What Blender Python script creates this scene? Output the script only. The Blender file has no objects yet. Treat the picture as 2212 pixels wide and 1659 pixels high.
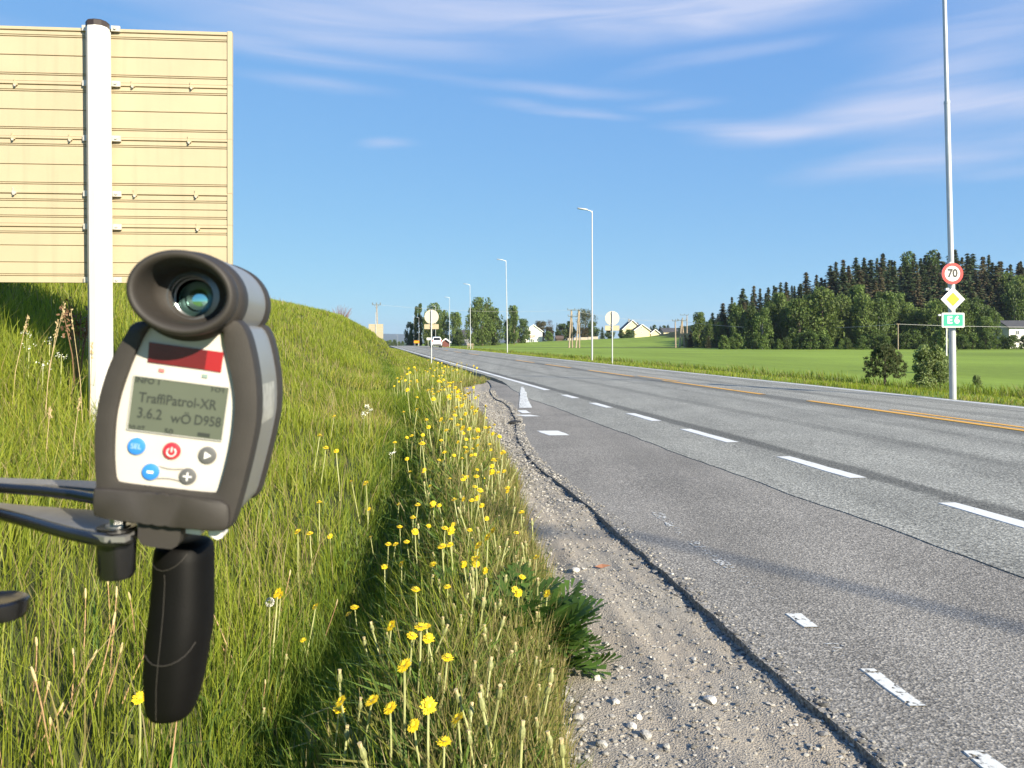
import bpy, math, random
import numpy as np
from mathutils import Vector, Matrix

R = math.radians
rng = np.random.default_rng(7)
random.seed(7)
scene = bpy.context.scene
COL = scene.collection
F, U0, VH, CZ = 1661.0, 1106.0, 737.0, 1.3      # lens and horizon of the photograph, camera height

# ---------------------------------------------------------------- camera
cam_d = bpy.data.cameras.new("camera")
cam = bpy.data.objects.new("camera", cam_d)
COL.objects.link(cam)
cam.location = (0, 0, CZ)
cam.rotation_euler = (R(90), 0, 0)
cam_d.sensor_width = 36
cam_d.lens = 36 * F / 2212
cam_d.shift_y = -92.5 / 2212
cam_d.clip_start = 0.05
cam_d.clip_end = 20000
cam_d.dof.use_dof = True
cam_d.dof.focus_distance = 9.0
cam_d.dof.aperture_fstop = 15.0
scene.camera = cam

# ---------------------------------------------------------------- light
EXPOSURE, SKY_S = 1.68, 0.15
SUN_AZ, SUN_EL = 41.0, 25.0
LD = Vector((-math.sin(R(SUN_AZ)) * math.cos(R(SUN_EL)), math.cos(R(SUN_AZ)) * math.cos(R(SUN_EL)), -math.sin(R(SUN_EL))))
sl = bpy.data.lights.new("sun", 'SUN')
sl.energy = 3.4
sl.angle = R(0.5)
sl.color = (1.0, 0.90, 0.72)
so = bpy.data.objects.new("sun", sl)
COL.objects.link(so)
so.location = (20, -20, 30)
so.rotation_euler = LD.to_track_quat('-Z', 'Y').to_euler()

world = bpy.data.worlds.new("World")
scene.world = world
world.use_nodes = True
wt = world.node_tree
for n in list(wt.nodes):
    wt.nodes.remove(n)
def wn(t, **k):
    n = wt.nodes.new(t)
    for a, b in k.items():
        setattr(n, a, b)
    return n
def wl(a, b):
    wt.links.new(a, b)
def wm(op, a, b=None, clamp=False):
    n = wn('ShaderNodeMath', operation=op, use_clamp=clamp)
    for i, x in enumerate((a, b)):
        if x is None:
            continue
        if isinstance(x, (int, float)):
            n.inputs[i].default_value = x
        else:
            wl(x, n.inputs[i])
    return n.outputs[0]
sky = wn('ShaderNodeTexSky', sky_type='NISHITA')
sky.sun_disc = False
sky.sun_elevation = R(SUN_EL)
sky.sun_rotation = R(180 - SUN_AZ)
sky.altitude = 100
sky.air_density = 0.6
sky.dust_density = 0.0
sky.ozone_density = 2.0
# the same tone curve over the whole sky: softens the step from zenith to horizon
ssep = wn('ShaderNodeSeparateColor'); wl(sky.outputs[0], ssep.inputs[0])
scmb = wn('ShaderNodeCombineColor')
SKY_K, SKY_G = (.185, .340, .71), (.46, .38, .13)
for i_ in range(3):
    wl(wm('MULTIPLY', wm('POWER', ssep.outputs[i_], SKY_G[i_]), SKY_K[i_] / (2 ** EXPOSURE * SKY_S)), scmb.inputs[i_])
tc = wn('ShaderNodeTexCoord')
sx = wn('ShaderNodeSeparateXYZ')
wl(tc.outputs['Generated'], sx.inputs[0])
az = wm('ARCTAN2', sx.outputs[0], sx.outputs[1])
el = wm('ARCSINE', sx.outputs[2])
cb = wn('ShaderNodeCombineXYZ')
wl(az, cb.inputs[0]); wl(el, cb.inputs[1])
# wisps: the position is bent by a slow noise so that the streaks are not clean ellipses
nz = wn('ShaderNodeTexNoise')
nz.inputs['Scale'].default_value = 1.0
nz.inputs['Detail'].default_value = 4
mpn = wn('ShaderNodeMapping')
mpn.inputs['Scale'].default_value = (4.0, 16.0, 1)
wl(cb.outputs[0], mpn.inputs[0]); wl(mpn.outputs[0], nz.inputs['Vector'])
vs = wn('ShaderNodeVectorMath', operation='SUBTRACT')
wl(nz.outputs['Color'], vs.inputs[0]); vs.inputs[1].default_value = (0.5, 0.5, 0.5)
vm = wn('ShaderNodeVectorMath', operation='MULTIPLY')
wl(vs.outputs[0], vm.inputs[0]); vm.inputs[1].default_value = (0.16, 0.028, 0)
va = wn('ShaderNodeVectorMath', operation='ADD')
wl(cb.outputs[0], va.inputs[0]); wl(vm.outputs[0], va.inputs[1])
STREAKS = [  # azimuth/elevation (rad), half sizes, tilt (deg), strength
    (-.05, .405, .55, .040, -2, .42), (-.22, .37, .30, .030, -3, .38), (.33, .395, .32, .045, 4, .44),
    (.12, .425, .34, .035, 0, .30), (-.25, .315, .12, .012, -4, .25), (.03, .318, .18, .010, -4, .30),
    (.06, .292, .12, .009, -6, .30), (-.15, .249, .045, .008, 0, .28), (.42, .262, .20, .022, 4, .60),
    (.29, .262, .11, .014, -4, .42), (.20, .295, .07, .008, 0, .20), (.54, .305, .17, .036, 7, .44),
    (.55, .255, .17, .026, 4, .42), (.52, .214, .17, .024, 5, .60), (.56, .186, .12, .014, -2, .36), (.66, .24, .14, .05, 5, .40),
    (.27, .34, .17, .012, 5, .22), (.62, .36, .22, .04, 8, .30), (-.28, .345, .22, .012, -4, .28),
    (-.55, .40, .20, .03, 0, .30), (-.85, .30, .35, .03, 4, .42), (1.1, .33, .35, .045, 5, .48),
    (-1.4, .42, .5, .05, -4, .42), (1.7, .38, .5, .05, 3, .42), (2.4, .33, .5, .05, 3, .42), (-2.3, .36, .5, .05, -3, .42)]
tot = None
for (a, e, la, le, ti, st) in STREAKS:
    mp = wn('ShaderNodeMapping', vector_type='TEXTURE')
    mp.inputs['Location'].default_value = (a, e, 0)
    mp.inputs['Rotation'].default_value = (0, 0, R(ti))
    mp.inputs['Scale'].default_value = (la, le, 1)
    wl(va.outputs[0], mp.inputs[0])
    ln = wn('ShaderNodeVectorMath', operation='LENGTH')
    wl(mp.outputs[0], ln.inputs[0])
    mr = wn('ShaderNodeMapRange', interpolation_type='SMOOTHSTEP')
    mr.inputs['From Min'].default_value = 1.15
    mr.inputs['From Max'].default_value = 0.0
    mr.inputs['To Min'].default_value = 0.0
    mr.inputs['To Max'].default_value = st * 1.55
    wl(ln.outputs['Value'], mr.inputs['Value'])
    tot = mr.outputs[0] if tot is None else wm('ADD', tot, mr.outputs[0])
# fibres
nf = wn('ShaderNodeTexNoise')
nf.inputs['Scale'].default_value = 1.0
nf.inputs['Detail'].default_value = 6
nf.inputs['Distortion'].default_value = 0.6
mf = wn('ShaderNodeMapping')
mf.inputs['Scale'].default_value = (3.2, 34.0, 1)
mf.inputs['Rotation'].default_value = (0, 0, R(2))
wl(cb.outputs[0], mf.inputs[0]); wl(mf.outputs[0], nf.inputs['Vector'])
fib = wn('ShaderNodeMapRange')
fib.inputs['From Min'].default_value = 0.30
fib.inputs['From Max'].default_value = 0.68
fib.inputs['To Min'].default_value = 0.30
fib.inputs['To Max'].default_value = 1.2
wl(nf.outputs[0], fib.inputs['Value'])
cl = wm('MULTIPLY', tot, fib.outputs[0])
clf = wm('MINIMUM', cl, 0.85)
cmix = wn('ShaderNodeMix', data_type='RGBA')
wl(clf, cmix.inputs['Factor'])
wl(scmb.outputs[0], cmix.inputs['A'])
cmix.inputs['B'].default_value = tuple(c_ / (2 ** EXPOSURE * SKY_S) for c_ in (.62, .70, .93)) + (1,)
bg = wn('ShaderNodeBackground')
bg.inputs['Strength'].default_value = SKY_S
wl(cmix.outputs['Result'], bg.inputs[0])
wo = wn('ShaderNodeOutputWorld')
wl(bg.outputs[0], wo.inputs[0])

scene.view_settings.view_transform = 'Standard'
scene.view_settings.look = 'None'
scene.view_settings.exposure = EXPOSURE
scene.view_settings.gamma = 1
scene.render.engine = 'CYCLES'
scene.cycles.use_denoising = True
scene.cycles.max_bounces = 6
scene.cycles.transparent_max_bounces = 8
scene.cycles.caustics_reflective = False
scene.cycles.caustics_refractive = False

# ---------------------------------------------------------------- helpers
def lerp(a, b, t):
    return a + (b - a) * t
def sstep(a, b, x):
    t = np.clip((np.asarray(x, float) - a) / (b - a), 0, 1)
    return t * t * (3 - 2 * t)
def P(u, v, Y):
    """the point at distance Y that the photograph shows at (u, v) of a 2212-wide copy"""
    return np.array(((u - U0) / F * Y, Y, CZ + (VH - v) / F * Y))
class Noise:
    def __init__(s, seed, n=10):
        r = np.random.default_rng(seed)
        s.k = r.normal(size=(n, 2)); s.p = r.uniform(0, 6.28, n)
    def __call__(s, x, y, sc=1.0):
        x = np.asarray(x, float) * sc; y = np.asarray(y, float) * sc
        o = 0
        for k, p in zip(s.k, s.p):
            o = o + np.sin(k[0] * x + k[1] * y + p)
        return o / math.sqrt(len(s.p))
N1, N2, N3, N4 = Noise(1), Noise(2), Noise(3), Noise(4)

# ---------------------------------------------------------------- materials
MATS = {}
def new_mat(name):
    m = bpy.data.materials.new(name)
    m.use_nodes = True
    nt = m.node_tree
    b = nt.nodes['Principled BSDF']
    return m, nt, b
def node(nt, t, ins=None, **k):
    n = nt.nodes.new(t)
    for a, b in k.items():
        setattr(n, a, b)
    for a, b in (ins or {}).items():
        if isinstance(b, bpy.types.NodeSocket):
            nt.links.new(b, n.inputs[a])
        else:
            n.inputs[a].default_value = b
    return n
def mth(nt, op, a, b=0.0, c=None, clamp=False):
    n = nt.nodes.new('ShaderNodeMath'); n.operation = op; n.use_clamp = clamp
    for i, x in enumerate((a, b, c)):
        if x is None:
            continue
        if isinstance(x, (int, float)):
            n.inputs[i].default_value = x
        else:
            nt.links.new(x, n.inputs[i])
    return n.outputs[0]
def mixc(nt, f, a, b):
    n = nt.nodes.new('ShaderNodeMix'); n.data_type = 'RGBA'
    for s, x in (('Factor', f), ('A', a), ('B', b)):
        if isinstance(x, bpy.types.NodeSocket):
            nt.links.new(x, n.inputs[s])
        elif isinstance(x, (int, float)):
            n.inputs[s].default_value = x
        else:
            n.inputs[s].default_value = tuple(x) + ((1,) if len(x) == 3 else ())
    return n.outputs['Result']
def mat(name, col, rough=0.6, metal=0.0, var=0.12, scale=8.0, bump=0.0, bscale=60.0, spec=0.5, coat=0.0):
    if name in MATS:
        return MATS[name]
    m, nt, b = new_mat(name)
    tcn = node(nt, 'ShaderNodeTexCoord')
    nn = node(nt, 'ShaderNodeTexNoise', {'Vector': tcn.outputs['Object'], 'Scale': scale, 'Detail': 5.0})
    lo = [c * (1 - var) for c in col]; hi = [min(1, c * (1 + var)) for c in col]
    mr = node(nt, 'ShaderNodeMapRange', {'Value': nn.outputs[0], 'From Min': .3, 'From Max': .7})
    nt.links.new(mixc(nt, mr.outputs[0], lo, hi), b.inputs['Base Color'])
    b.inputs['Roughness'].default_value = rough
    b.inputs['Metallic'].default_value = metal
    b.inputs['Specular IOR Level'].default_value = spec
    b.inputs['Coat Weight'].default_value = coat
    if bump:
        n2 = node(nt, 'ShaderNodeTexNoise', {'Vector': tcn.outputs['Object'], 'Scale': bscale, 'Detail': 3.0})
        bp = node(nt, 'ShaderNodeBump', {'Height': n2.outputs[0], 'Strength': bump, 'Distance': .01})
        nt.links.new(bp.outputs[0], b.inputs['Normal'])
    MATS[name] = m
    return m
def leaf_mat(name, tint=(1, 1, 1), trans=0.35, rough=0.55, hue=0.0):
    """colour from the leaf's own colour attribute; some light goes through"""
    if name in MATS:
        return MATS[name]
    m, nt, b = new_mat(name)
    at = node(nt, 'ShaderNodeAttribute', attribute_name='Col')
    oi = node(nt, 'ShaderNodeObjectInfo')
    f = mth(nt, 'MULTIPLY_ADD', oi.outputs['Random'], hue, 1 - hue / 2)
    mul = node(nt, 'ShaderNodeVectorMath', {0: at.outputs['Color'], 1: tint}, operation='MULTIPLY')
    sc = node(nt, 'ShaderNodeVectorMath', {0: mul.outputs[0]}, operation='SCALE')
    nt.links.new(f, sc.inputs['Scale'])
    nt.links.new(sc.outputs[0], b.inputs['Base Color'])
    b.inputs['Roughness'].default_value = rough
    b.inputs['Specular IOR Level'].default_value = 0.3
    tr = node(nt, 'ShaderNodeBsdfTranslucent')
    tcol = node(nt, 'ShaderNodeVectorMath', {0: sc.outputs[0], 1: (1.1, 1.15, .6)}, operation='MULTIPLY')
    nt.links.new(tcol.outputs[0], tr.inputs[0])
    mx = node(nt, 'ShaderNodeMixShader', {0: trans, 1: b.outputs[0], 2: tr.outputs[0]})
    out = nt.nodes['Material Output']
    nt.links.new(mx.outputs[0], out.inputs[0])
    MATS[name] = m
    return m

# ---------------------------------------------------------------- mesh builder
class MB:
    def __init__(s):
        s.v = []; s.f = []; s.m = []
    def add(s, verts, faces, m=0):
        o = len(s.v)
        s.v.extend([tuple(map(float, p)) for p in verts])
        s.f.extend([tuple(i + o for i in f) for f in faces])
        s.m.extend([m] * len(faces))
        return s
    def box(s, c, d, m=0, rz=0.0, M=None):
        x, y, z = (q / 2 for q in d)
        pts = [(-x, -y, -z), (x, -y, -z), (x, y, -z), (-x, y, -z), (-x, -y, z), (x, -y, z), (x, y, z), (-x, y, z)]
        ca, sa = math.cos(rz), math.sin(rz)
        out = []
        for p in pts:
            if M is not None:
                q = M @ Vector(p); out.append((q.x + c[0], q.y + c[1], q.z + c[2]))
            else:
                out.append((p[0] * ca - p[1] * sa + c[0], p[0] * sa + p[1] * ca + c[1], p[2] + c[2]))
        return s.add(out, [(3, 2, 1, 0), (4, 5, 6, 7), (0, 1, 5, 4), (1, 2, 6, 5), (2, 3, 7, 6), (3, 0, 4, 7)], m)
    def loft(s, loops, m=0, cap0=True, cap1=True, closed=True):
        n = len(loops[0]); vs = [p for l in loops for p in l]; fs = []
        for i in range(len(loops) - 1):
            for j in range(n if closed else n - 1):
                k = (j + 1) % n
                fs.append((i * n + j, i * n + k, (i + 1) * n + k, (i + 1) * n + j))
        if cap0:
            fs.append(tuple(range(n - 1, -1, -1)))
        if cap1:
            fs.append(tuple((len(loops) - 1) * n + j for j in range(n)))
        return s.add(vs, fs, m)
    def tube(s, pts, rad, n=8, m=0, caps=True):
        pts = [np.asarray(p, float) for p in pts]
        if not hasattr(rad, '__len__'):
            rad = [rad] * len(pts)
        loops = []
        ref = None
        for i, p in enumerate(pts):
            t = pts[min(i + 1, len(pts) - 1)] - pts[max(i - 1, 0)]
            t = t / (np.linalg.norm(t) + 1e-12)
            if ref is None:
                ref = np.array((0, 0, 1.0)) if abs(t[2]) < .9 else np.array((1.0, 0, 0))
            a = np.cross(ref, t); a /= np.linalg.norm(a) + 1e-12
            b = np.cross(t, a); ref = b
            loops.append([p + rad[i] * (math.cos(w) * a + math.sin(w) * b) for w in np.arange(n) * 2 * math.pi / n])
        return s.loft(loops, m, caps, caps)
    def prism(s, poly, off, m=0):
        """a flat outline (3-D points) with thickness off (3-D vector)"""
        poly = [np.asarray(p, float) for p in poly]
        return s.loft([poly, [p + np.asarray(off) for p in poly]], m)
    def build(s, name, mats, parent=None, origin=(0, 0, 0), smooth=True, angle=35):
        me = bpy.data.meshes.new(name)
        o = np.asarray(origin, float)
        me.from_pydata([tuple(np.asarray(p) - o) for p in s.v], [], s.f)
        if not isinstance(mats, (list, tuple)):
            mats = [mats]
        for q in mats:
            me.materials.append(q)
        if len(mats) > 1:
            me.polygons.foreach_set('material_index', s.m)
        me.validate()
        # outward normals
        import bmesh
        bm = bmesh.new(); bm.from_mesh(me); bmesh.ops.recalc_face_normals(bm, faces=bm.faces); bm.to_mesh(me); bm.free()
        if smooth:
            me.polygons.foreach_set('use_smooth', [True] * len(me.polygons))
            me.set_sharp_from_angle(angle=R(angle))
        me.update()
        ob = bpy.data.objects.new(name, me)
        COL.objects.link(ob)
        if parent is not None:
            ob.parent = parent
        else:
            ob.location = origin
        return ob
def np_mesh(name, verts, faces, mats, col=None, parent=None, smooth=False, origin=None, sharp=0):
    """verts (n,3), faces (m,3 or 4) numpy; col (n,3) optional colour attribute"""
    verts = np.asarray(verts, np.float32); faces = np.asarray(faces, np.int32)
    if origin is not None:
        verts = verts - np.asarray(origin, np.float32)
    k = faces.shape[1]
    me = bpy.data.meshes.new(name)
    me.vertices.add(len(verts)); me.loops.add(faces.size); me.polygons.add(len(faces))
    me.vertices.foreach_set('co', verts.ravel())
    me.loops.foreach_set('vertex_index', faces.ravel())
    me.polygons.foreach_set('loop_start', np.arange(0, faces.size, k, dtype=np.int32))
    me.polygons.foreach_set('loop_total', np.full(len(faces), k, np.int32))
    me.polygons.foreach_set('use_smooth', np.full(len(faces), bool(smooth)))
    me.update(calc_edges=True)
    if sharp:
        me.set_sharp_from_angle(angle=R(sharp))
    if col is not None:
        a = me.color_attributes.new('Col', 'FLOAT_COLOR', 'POINT')
        c4 = np.ones((len(verts), 4), np.float32); c4[:, :3] = col
        a.data.foreach_set('color', c4.ravel())
    for q in (mats if isinstance(mats, (list, tuple)) else [mats]):
        me.materials.append(q)
    ob = bpy.data.objects.new(name, me)
    COL.objects.link(ob)
    if parent is not None:
        ob.parent = parent
    elif origin is not None:
        ob.location = origin
    return ob
def tag(o, label=None, cat=None, group=None, kind=None):
    if label: o['label'] = label
    if cat: o['category'] = cat
    if group: o['group'] = group
    if kind: o['kind'] = kind
    return o
def thing(name, label, cat, loc=(0, 0, 0), group=None, rz=0.0):
    o = bpy.data.objects.new(name, None)
    o.empty_display_size = 0.1
    COL.objects.link(o)
    o.location = loc; o.rotation_euler = (0, 0, rz)
    return tag(o, label, cat, group)
def copy_thing(src, loc, rz=0.0, scale=(1, 1, 1), label=None, group=None, tilt=(0, 0)):
    c = src.copy(); COL.objects.link(c)
    c.location = loc; c.rotation_euler = (tilt[0], tilt[1], rz); c.scale = scale
    if label: c['label'] = label
    if group: c['group'] = group
    for ch in src.children:
        d = ch.copy(); COL.objects.link(d); d.parent = c
        for g in ch.children:
            e = g.copy(); COL.objects.link(e); e.parent = d
    return c
def text_geo(body, size, bold=0.0):
    cu = bpy.data.curves.new('lettering', 'FONT')
    cu.body = body; cu.size = size; cu.align_x = 'CENTER'; cu.align_y = 'CENTER'
    cu.offset = bold; cu.resolution_u = 3
    o = bpy.data.objects.new('lettering', cu); COL.objects.link(o)
    dg = bpy.context.evaluated_depsgraph_get()
    me = bpy.data.meshes.new_from_object(o.evaluated_get(dg))
    vs = [tuple(v.co) for v in me.vertices]; fs = [tuple(p.vertices) for p in me.polygons]
    bpy.data.objects.remove(o); bpy.data.meshes.remove(me); bpy.data.curves.remove(cu)
    return vs, fs

# ---------------------------------------------------------------- the lie of the land
SK = 0.186                                # the road runs along s = x + SK*y = constant
def rise(Y):
    Y = np.asarray(Y, float)
    return np.where(Y < 150, .0019 * Y, .285 - .011 * (Y - 150) * sstep(150, 230, Y))
PS = np.array([-400, -60, -20, -11, -8, -6, -4, -2.16, -1.0, -.45, 0., .4, 1.0, 1.6, 4.0])
PZ = np.array([8, 5.2, 4.1, 3.75, 3.4, 2.85, 1.75, .50, .06, -.08, -.10, -.09, -.06, -.09, -.14])
def grass_edge(Y):
    """where the verge ends and the gravel begins"""
    Y = np.asarray(Y, float)
    return np.interp(Y, [-30, 0, 2.3, 3.0, 3.6, 4.4, 6, 9, 13, 18, 21.5, 24.5, 27, 40, 70, 400],
                     [.3, .4, .62, .78, 1.02, 1.02, 1.22, 1.55, 1.9, 2.25, 2.55, 3.75, 4.15, 4.22, 4.25, 4.3]) + .07 * N3(Y * 2.2, Y * 0)
def ditch_s(Y):
    Y = np.asarray(Y, float)
    return np.interp(Y, [0, 2.6, 3.4, 5.5, 8, 12, 20], [-.42, -.30, -.14, .12, .34, .55, .8]) + .09 * N4(Y * 1.1, Y * 0)
def ground(X, Y):
    X = np.asarray(X, float); Y = np.asarray(Y, float)
    s = X + SK * Y
    sh = 4.3 * sstep(16, 62, Y)
    sp = np.where(s < 4, s - sh * np.clip((4.2 - s) / 3.0, 0, 1), s)
    left = np.interp(sp, PS, PZ)
    end = 1 - sstep(74, 118, Y)
    left = np.where(left > 0, left * end, left)
    behind = sstep(-2, -12, Y)
    left = left * (1 - .8 * behind)
    right = np.interp(s, [12.3, 12.9, 13.6, 16.8, 18.2, 19.4, 24, 60], [-.12, -.05, -.06, -.22, -.48, -.34, -.36, -.5])
    g = np.where(s < 4, left, np.where(s > 12.3, right, -.14))
    sd_ = ditch_s(Y)
    g = g - (.25 + .07 * N1(Y * 1.1, s * 0)) * np.exp(-((s - sd_) / .27) ** 2) * (1 - .75 * sstep(7, 16, Y)) * sstep(-6, 0, Y) * (s < 3)
    g = g + .10 * np.exp(-((s - sd_ - .62) / .26) ** 2) * (1 - sstep(8, 16, Y)) * (s < 3)
    ed = grass_edge(Y)
    g = g - np.where((s < 4.3) & (Y < 30), .28 * sstep(-.12, .12, s - ed), 0)
    near_road = np.clip(1 - (np.abs(s - 8) - 6) / 12, 0, 1)
    g = g + rise(Y) * near_road
    far = sstep(212, 330, Y)
    g = np.where(s > 12.3, g + far * (np.clip(.9 + (X - 5) * .042, 0, 3.6) + .4), g)
    hill = 12.5 * sstep(52, 125, X) * sstep(178, 245, Y) * (1 - .7 * sstep(330, 600, Y))
    g = g + hill
    g = g - 4.5 * sstep(330, 700, Y)
    near = np.clip(1 - np.hypot(X, Y) / 60, 0, 1)
    g = g + np.where(s < .6, .035 * N1(X, Y, 1.7) * near, 0)
    return g

# ---- ground sheet
ys = np.unique(np.concatenate([np.arange(-60, 0, 2.5), np.arange(0, 12, .2), np.arange(12, 40, .5), np.arange(40, 140, 1.5),
                               np.arange(140, 400, 4), np.geomspace(400, 9000, 26)]))
ss = np.unique(np.concatenate([-np.geomspace(12, 5200, 26), np.arange(-12, -5, .4), np.arange(-5, 4.2, .18), np.arange(4.2, 12.2, .8),
                               np.arange(12.2, 24, .3), np.arange(24, 60, 2), np.arange(60, 240, 4), np.geomspace(240, 6500, 26)]))
SS, YY = np.meshgrid(ss, ys)
XX = SS - SK * np.clip(YY, -60, 700)
ZZ = ground(XX, YY)
nx_, ny_ = len(ss), len(ys)
idx = np.arange(nx_ * ny_).reshape(ny_, nx_)
fq = np.stack([idx[:-1, :-1], idx[:-1, 1:], idx[1:, 1:], idx[1:, :-1]], -1).reshape(-1, 4)
# what grows where: soil and thatch under the verge grass, crop on the field, rough grass strips
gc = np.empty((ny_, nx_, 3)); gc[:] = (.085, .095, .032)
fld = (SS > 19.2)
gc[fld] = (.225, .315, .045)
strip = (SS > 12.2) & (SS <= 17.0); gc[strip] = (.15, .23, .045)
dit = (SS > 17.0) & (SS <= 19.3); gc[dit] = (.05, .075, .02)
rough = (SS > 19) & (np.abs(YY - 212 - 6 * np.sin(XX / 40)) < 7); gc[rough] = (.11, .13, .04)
wood = (ground(XX, YY) > 1.5) & (XX > 60) & (YY > 176) & (YY < 640); gc[wood] = (.03, .045, .014)  # wood floor darkened: shade under the trees put into the ground colour
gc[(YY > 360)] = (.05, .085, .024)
gc[(YY < .9) & (SS < 1)] = (.16, .21, .04)
m, nt, b = new_mat('ground')
at = node(nt, 'ShaderNodeAttribute', attribute_name='Col')
tco = node(nt, 'ShaderNodeTexCoord')
n1 = node(nt, 'ShaderNodeTexNoise', {'Vector': tco.outputs['Object'], 'Scale': .035, 'Detail': 7.0})
n2 = node(nt, 'ShaderNodeTexNoise', {'Vector': tco.outputs['Object'], 'Scale': 3.0, 'Detail': 6.0})
mpr = node(nt, 'ShaderNodeMapping', {'Vector': tco.outputs['Object'], 'Rotation': (0, 0, R(10.5)), 'Scale': (1.1, .05, 1)})
n3 = node(nt, 'ShaderNodeTexNoise', {'Vector': mpr.outputs[0], 'Scale': 1.0, 'Detail': 3.0})
k = mth(nt, 'ADD', mth(nt, 'MULTIPLY_ADD', n1.outputs[0], .9, .2), mth(nt, 'MULTIPLY', n2.outputs[0], .5))
k = mth(nt, 'ADD', k, mth(nt, 'MULTIPLY_ADD', n3.outputs[0], .35, -.25))
scl = node(nt, 'ShaderNodeVectorMath', {0: at.outputs['Color']}, operation='SCALE')
nt.links.new(k, scl.inputs['Scale'])
nt.links.new(scl.outputs[0], b.inputs['Base Color'])
b.inputs['Roughness'].default_value = .9
b.inputs['Specular IOR Level'].default_value = .15
bp = node(nt, 'ShaderNodeBump', {'Height': n2.outputs[0], 'Strength': .6, 'Distance': .05})
nt.links.new(bp.outputs[0], b.inputs['Normal'])
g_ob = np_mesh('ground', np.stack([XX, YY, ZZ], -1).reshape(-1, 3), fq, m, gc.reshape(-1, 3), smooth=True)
tag(g_ob, kind='structure')

# ---------------------------------------------------------------- asphalt
def asphalt(name, base, stones, track=False, fine=1.0):
    m, nt, b = new_mat(name)
    tco = node(nt, 'ShaderNodeTexCoord')
    sep = node(nt, 'ShaderNodeSeparateXYZ', {0: tco.outputs['Object']})
    s = mth(nt, 'MULTIPLY_ADD', sep.outputs[1], SK, sep.outputs[0])
    vor = node(nt, 'ShaderNodeTexVoronoi', {'Vector': tco.outputs['Object'], 'Scale': 95.0 * fine})
    n1 = node(nt, 'ShaderNodeTexNoise', {'Vector': tco.outputs['Object'], 'Scale': 62.0 * fine, 'Detail': 6.0})
    n2 = node(nt, 'ShaderNodeTexNoise', {'Vector': tco.outputs['Object'], 'Scale': .9, 'Detail': 6.0})
    mp = node(nt, 'ShaderNodeMapping', {'Vector': tco.outputs['Object'], 'Rotation': (0, 0, R(-10.5)), 'Scale': (1.6, .06, 1)})
    n3 = node(nt, 'ShaderNodeTexNoise', {'Vector': mp.outputs[0], 'Scale': 1.0, 'Detail': 4.0})
    sp = node(nt, 'ShaderNodeSeparateColor', {0: vor.outputs['Color']})
    st = node(nt, 'ShaderNodeMapRange', {'Value': sp.outputs[0], 'From Min': .35, 'From Max': .95})
    c = mixc(nt, st.outputs[0], base, stones)
    f1 = node(nt, 'ShaderNodeMapRange', {'Value': n1.outputs[0], 'From Min': .32, 'From Max': .62, 'To Min': .45, 'To Max': 1.22})
    f2 = node(nt, 'ShaderNodeMapRange', {'Value': n2.outputs[0], 'From Min': .3, 'From Max': .7, 'To Min': .86, 'To Max': 1.12})
    f3 = node(nt, 'ShaderNodeMapRange', {'Value': n3.outputs[0], 'From Min': .3, 'From Max': .7, 'To Min': .84, 'To Max': 1.12})
    k = mth(nt, 'MULTIPLY', mth(nt, 'MULTIPLY', f1.outputs[0], f2.outputs[0]), f3.outputs[0])
    if track:
        # old sealed joints and tyre-blackened wheel paths along the lane
        wob = mth(nt, 'MULTIPLY_ADD', n3.outputs[0], .5, -.25)
        for (sc, wd, am) in ((4.84, .20, .52), (8.70, .40, .42), (6.55, .22, .24), (7.75, .16, .14), (10.35, .30, .26), (11.6, .16, .22), (12.0, .14, .18)):
            d = mth(nt, 'ABSOLUTE', mth(nt, 'SUBTRACT', mth(nt, 'ADD', s, mth(nt, 'MULTIPLY', wob, .5)), sc))
            mr = node(nt, 'ShaderNodeMapRange', {'Value': d, 'From Min': wd * .35, 'From Max': wd, 'To Min': am, 'To Max': 0.0}, interpolation_type='SMOOTHSTEP')
            k = mth(nt, 'MULTIPLY', k, mth(nt, 'SUBTRACT', 1.0, mth(nt, 'MULTIPLY', mr.outputs[0], f2.outputs[0])))
    scl = node(nt, 'ShaderNodeVectorMath', {0: c}, operation='SCALE')
    nt.links.new(k, scl.inputs['Scale'])
    nt.links.new(scl.outputs[0], b.inputs['Base Color'])
    b.inputs['Roughness'].default_value = .85
    b.inputs['Specular IOR Level'].default_value = .3
    h = mth(nt, 'ADD', vor.outputs['Distance'], n1.outputs[0])
    bp = node(nt, 'ShaderNodeBump', {'Height': h, 'Strength': .7, 'Distance': .004})
    nt.links.new(bp.outputs[0], b.inputs['Normal'])
    return m
MROAD = asphalt('asphalt_road', (.215, .212, .185), (.40, .395, .345), True, .8)
MBAY = asphalt('asphalt_bay', (.18, .168, .148), (.345, .322, .28), False, 1.1)

def rows(a, b, near=.06):
    out = [a]; y = a
    while y < b:
        d = max(near, abs(y) * .012) if y > 0 else .5
        y += d; out.append(y)
    return np.array(out)
def sheet(name, Y, sl, sr, zf, ncol, mats, skirt=.14, kind='structure'):
    """a strip between s = sl(Y) and sr(Y) at height zf(s, Y), with a turned-down left edge"""
    t = np.linspace(0, 1, ncol)
    S = sl[:, None] * (1 - t) + sr[:, None] * t
    S = np.concatenate([S[:, :1] - .012, S, S[:, -1:] + .01], 1)
    Yg = np.repeat(Y[:, None], S.shape[1], 1)
    Z = zf(S, Yg)
    Z[:, 0] -= skirt; Z[:, -1] -= skirt
    X = S - SK * Yg
    ny, nx = S.shape
    ix = np.arange(ny * nx).reshape(ny, nx)
    q = np.stack([ix[:-1, :-1], ix[:-1, 1:], ix[1:, 1:], ix[1:, :-1]], -1).reshape(-1, 4)
    o = np_mesh(name, np.stack([X, Yg, Z], -1).reshape(-1, 3), q, mats, smooth=True, sharp=30)
    return tag(o, kind=kind)
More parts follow.
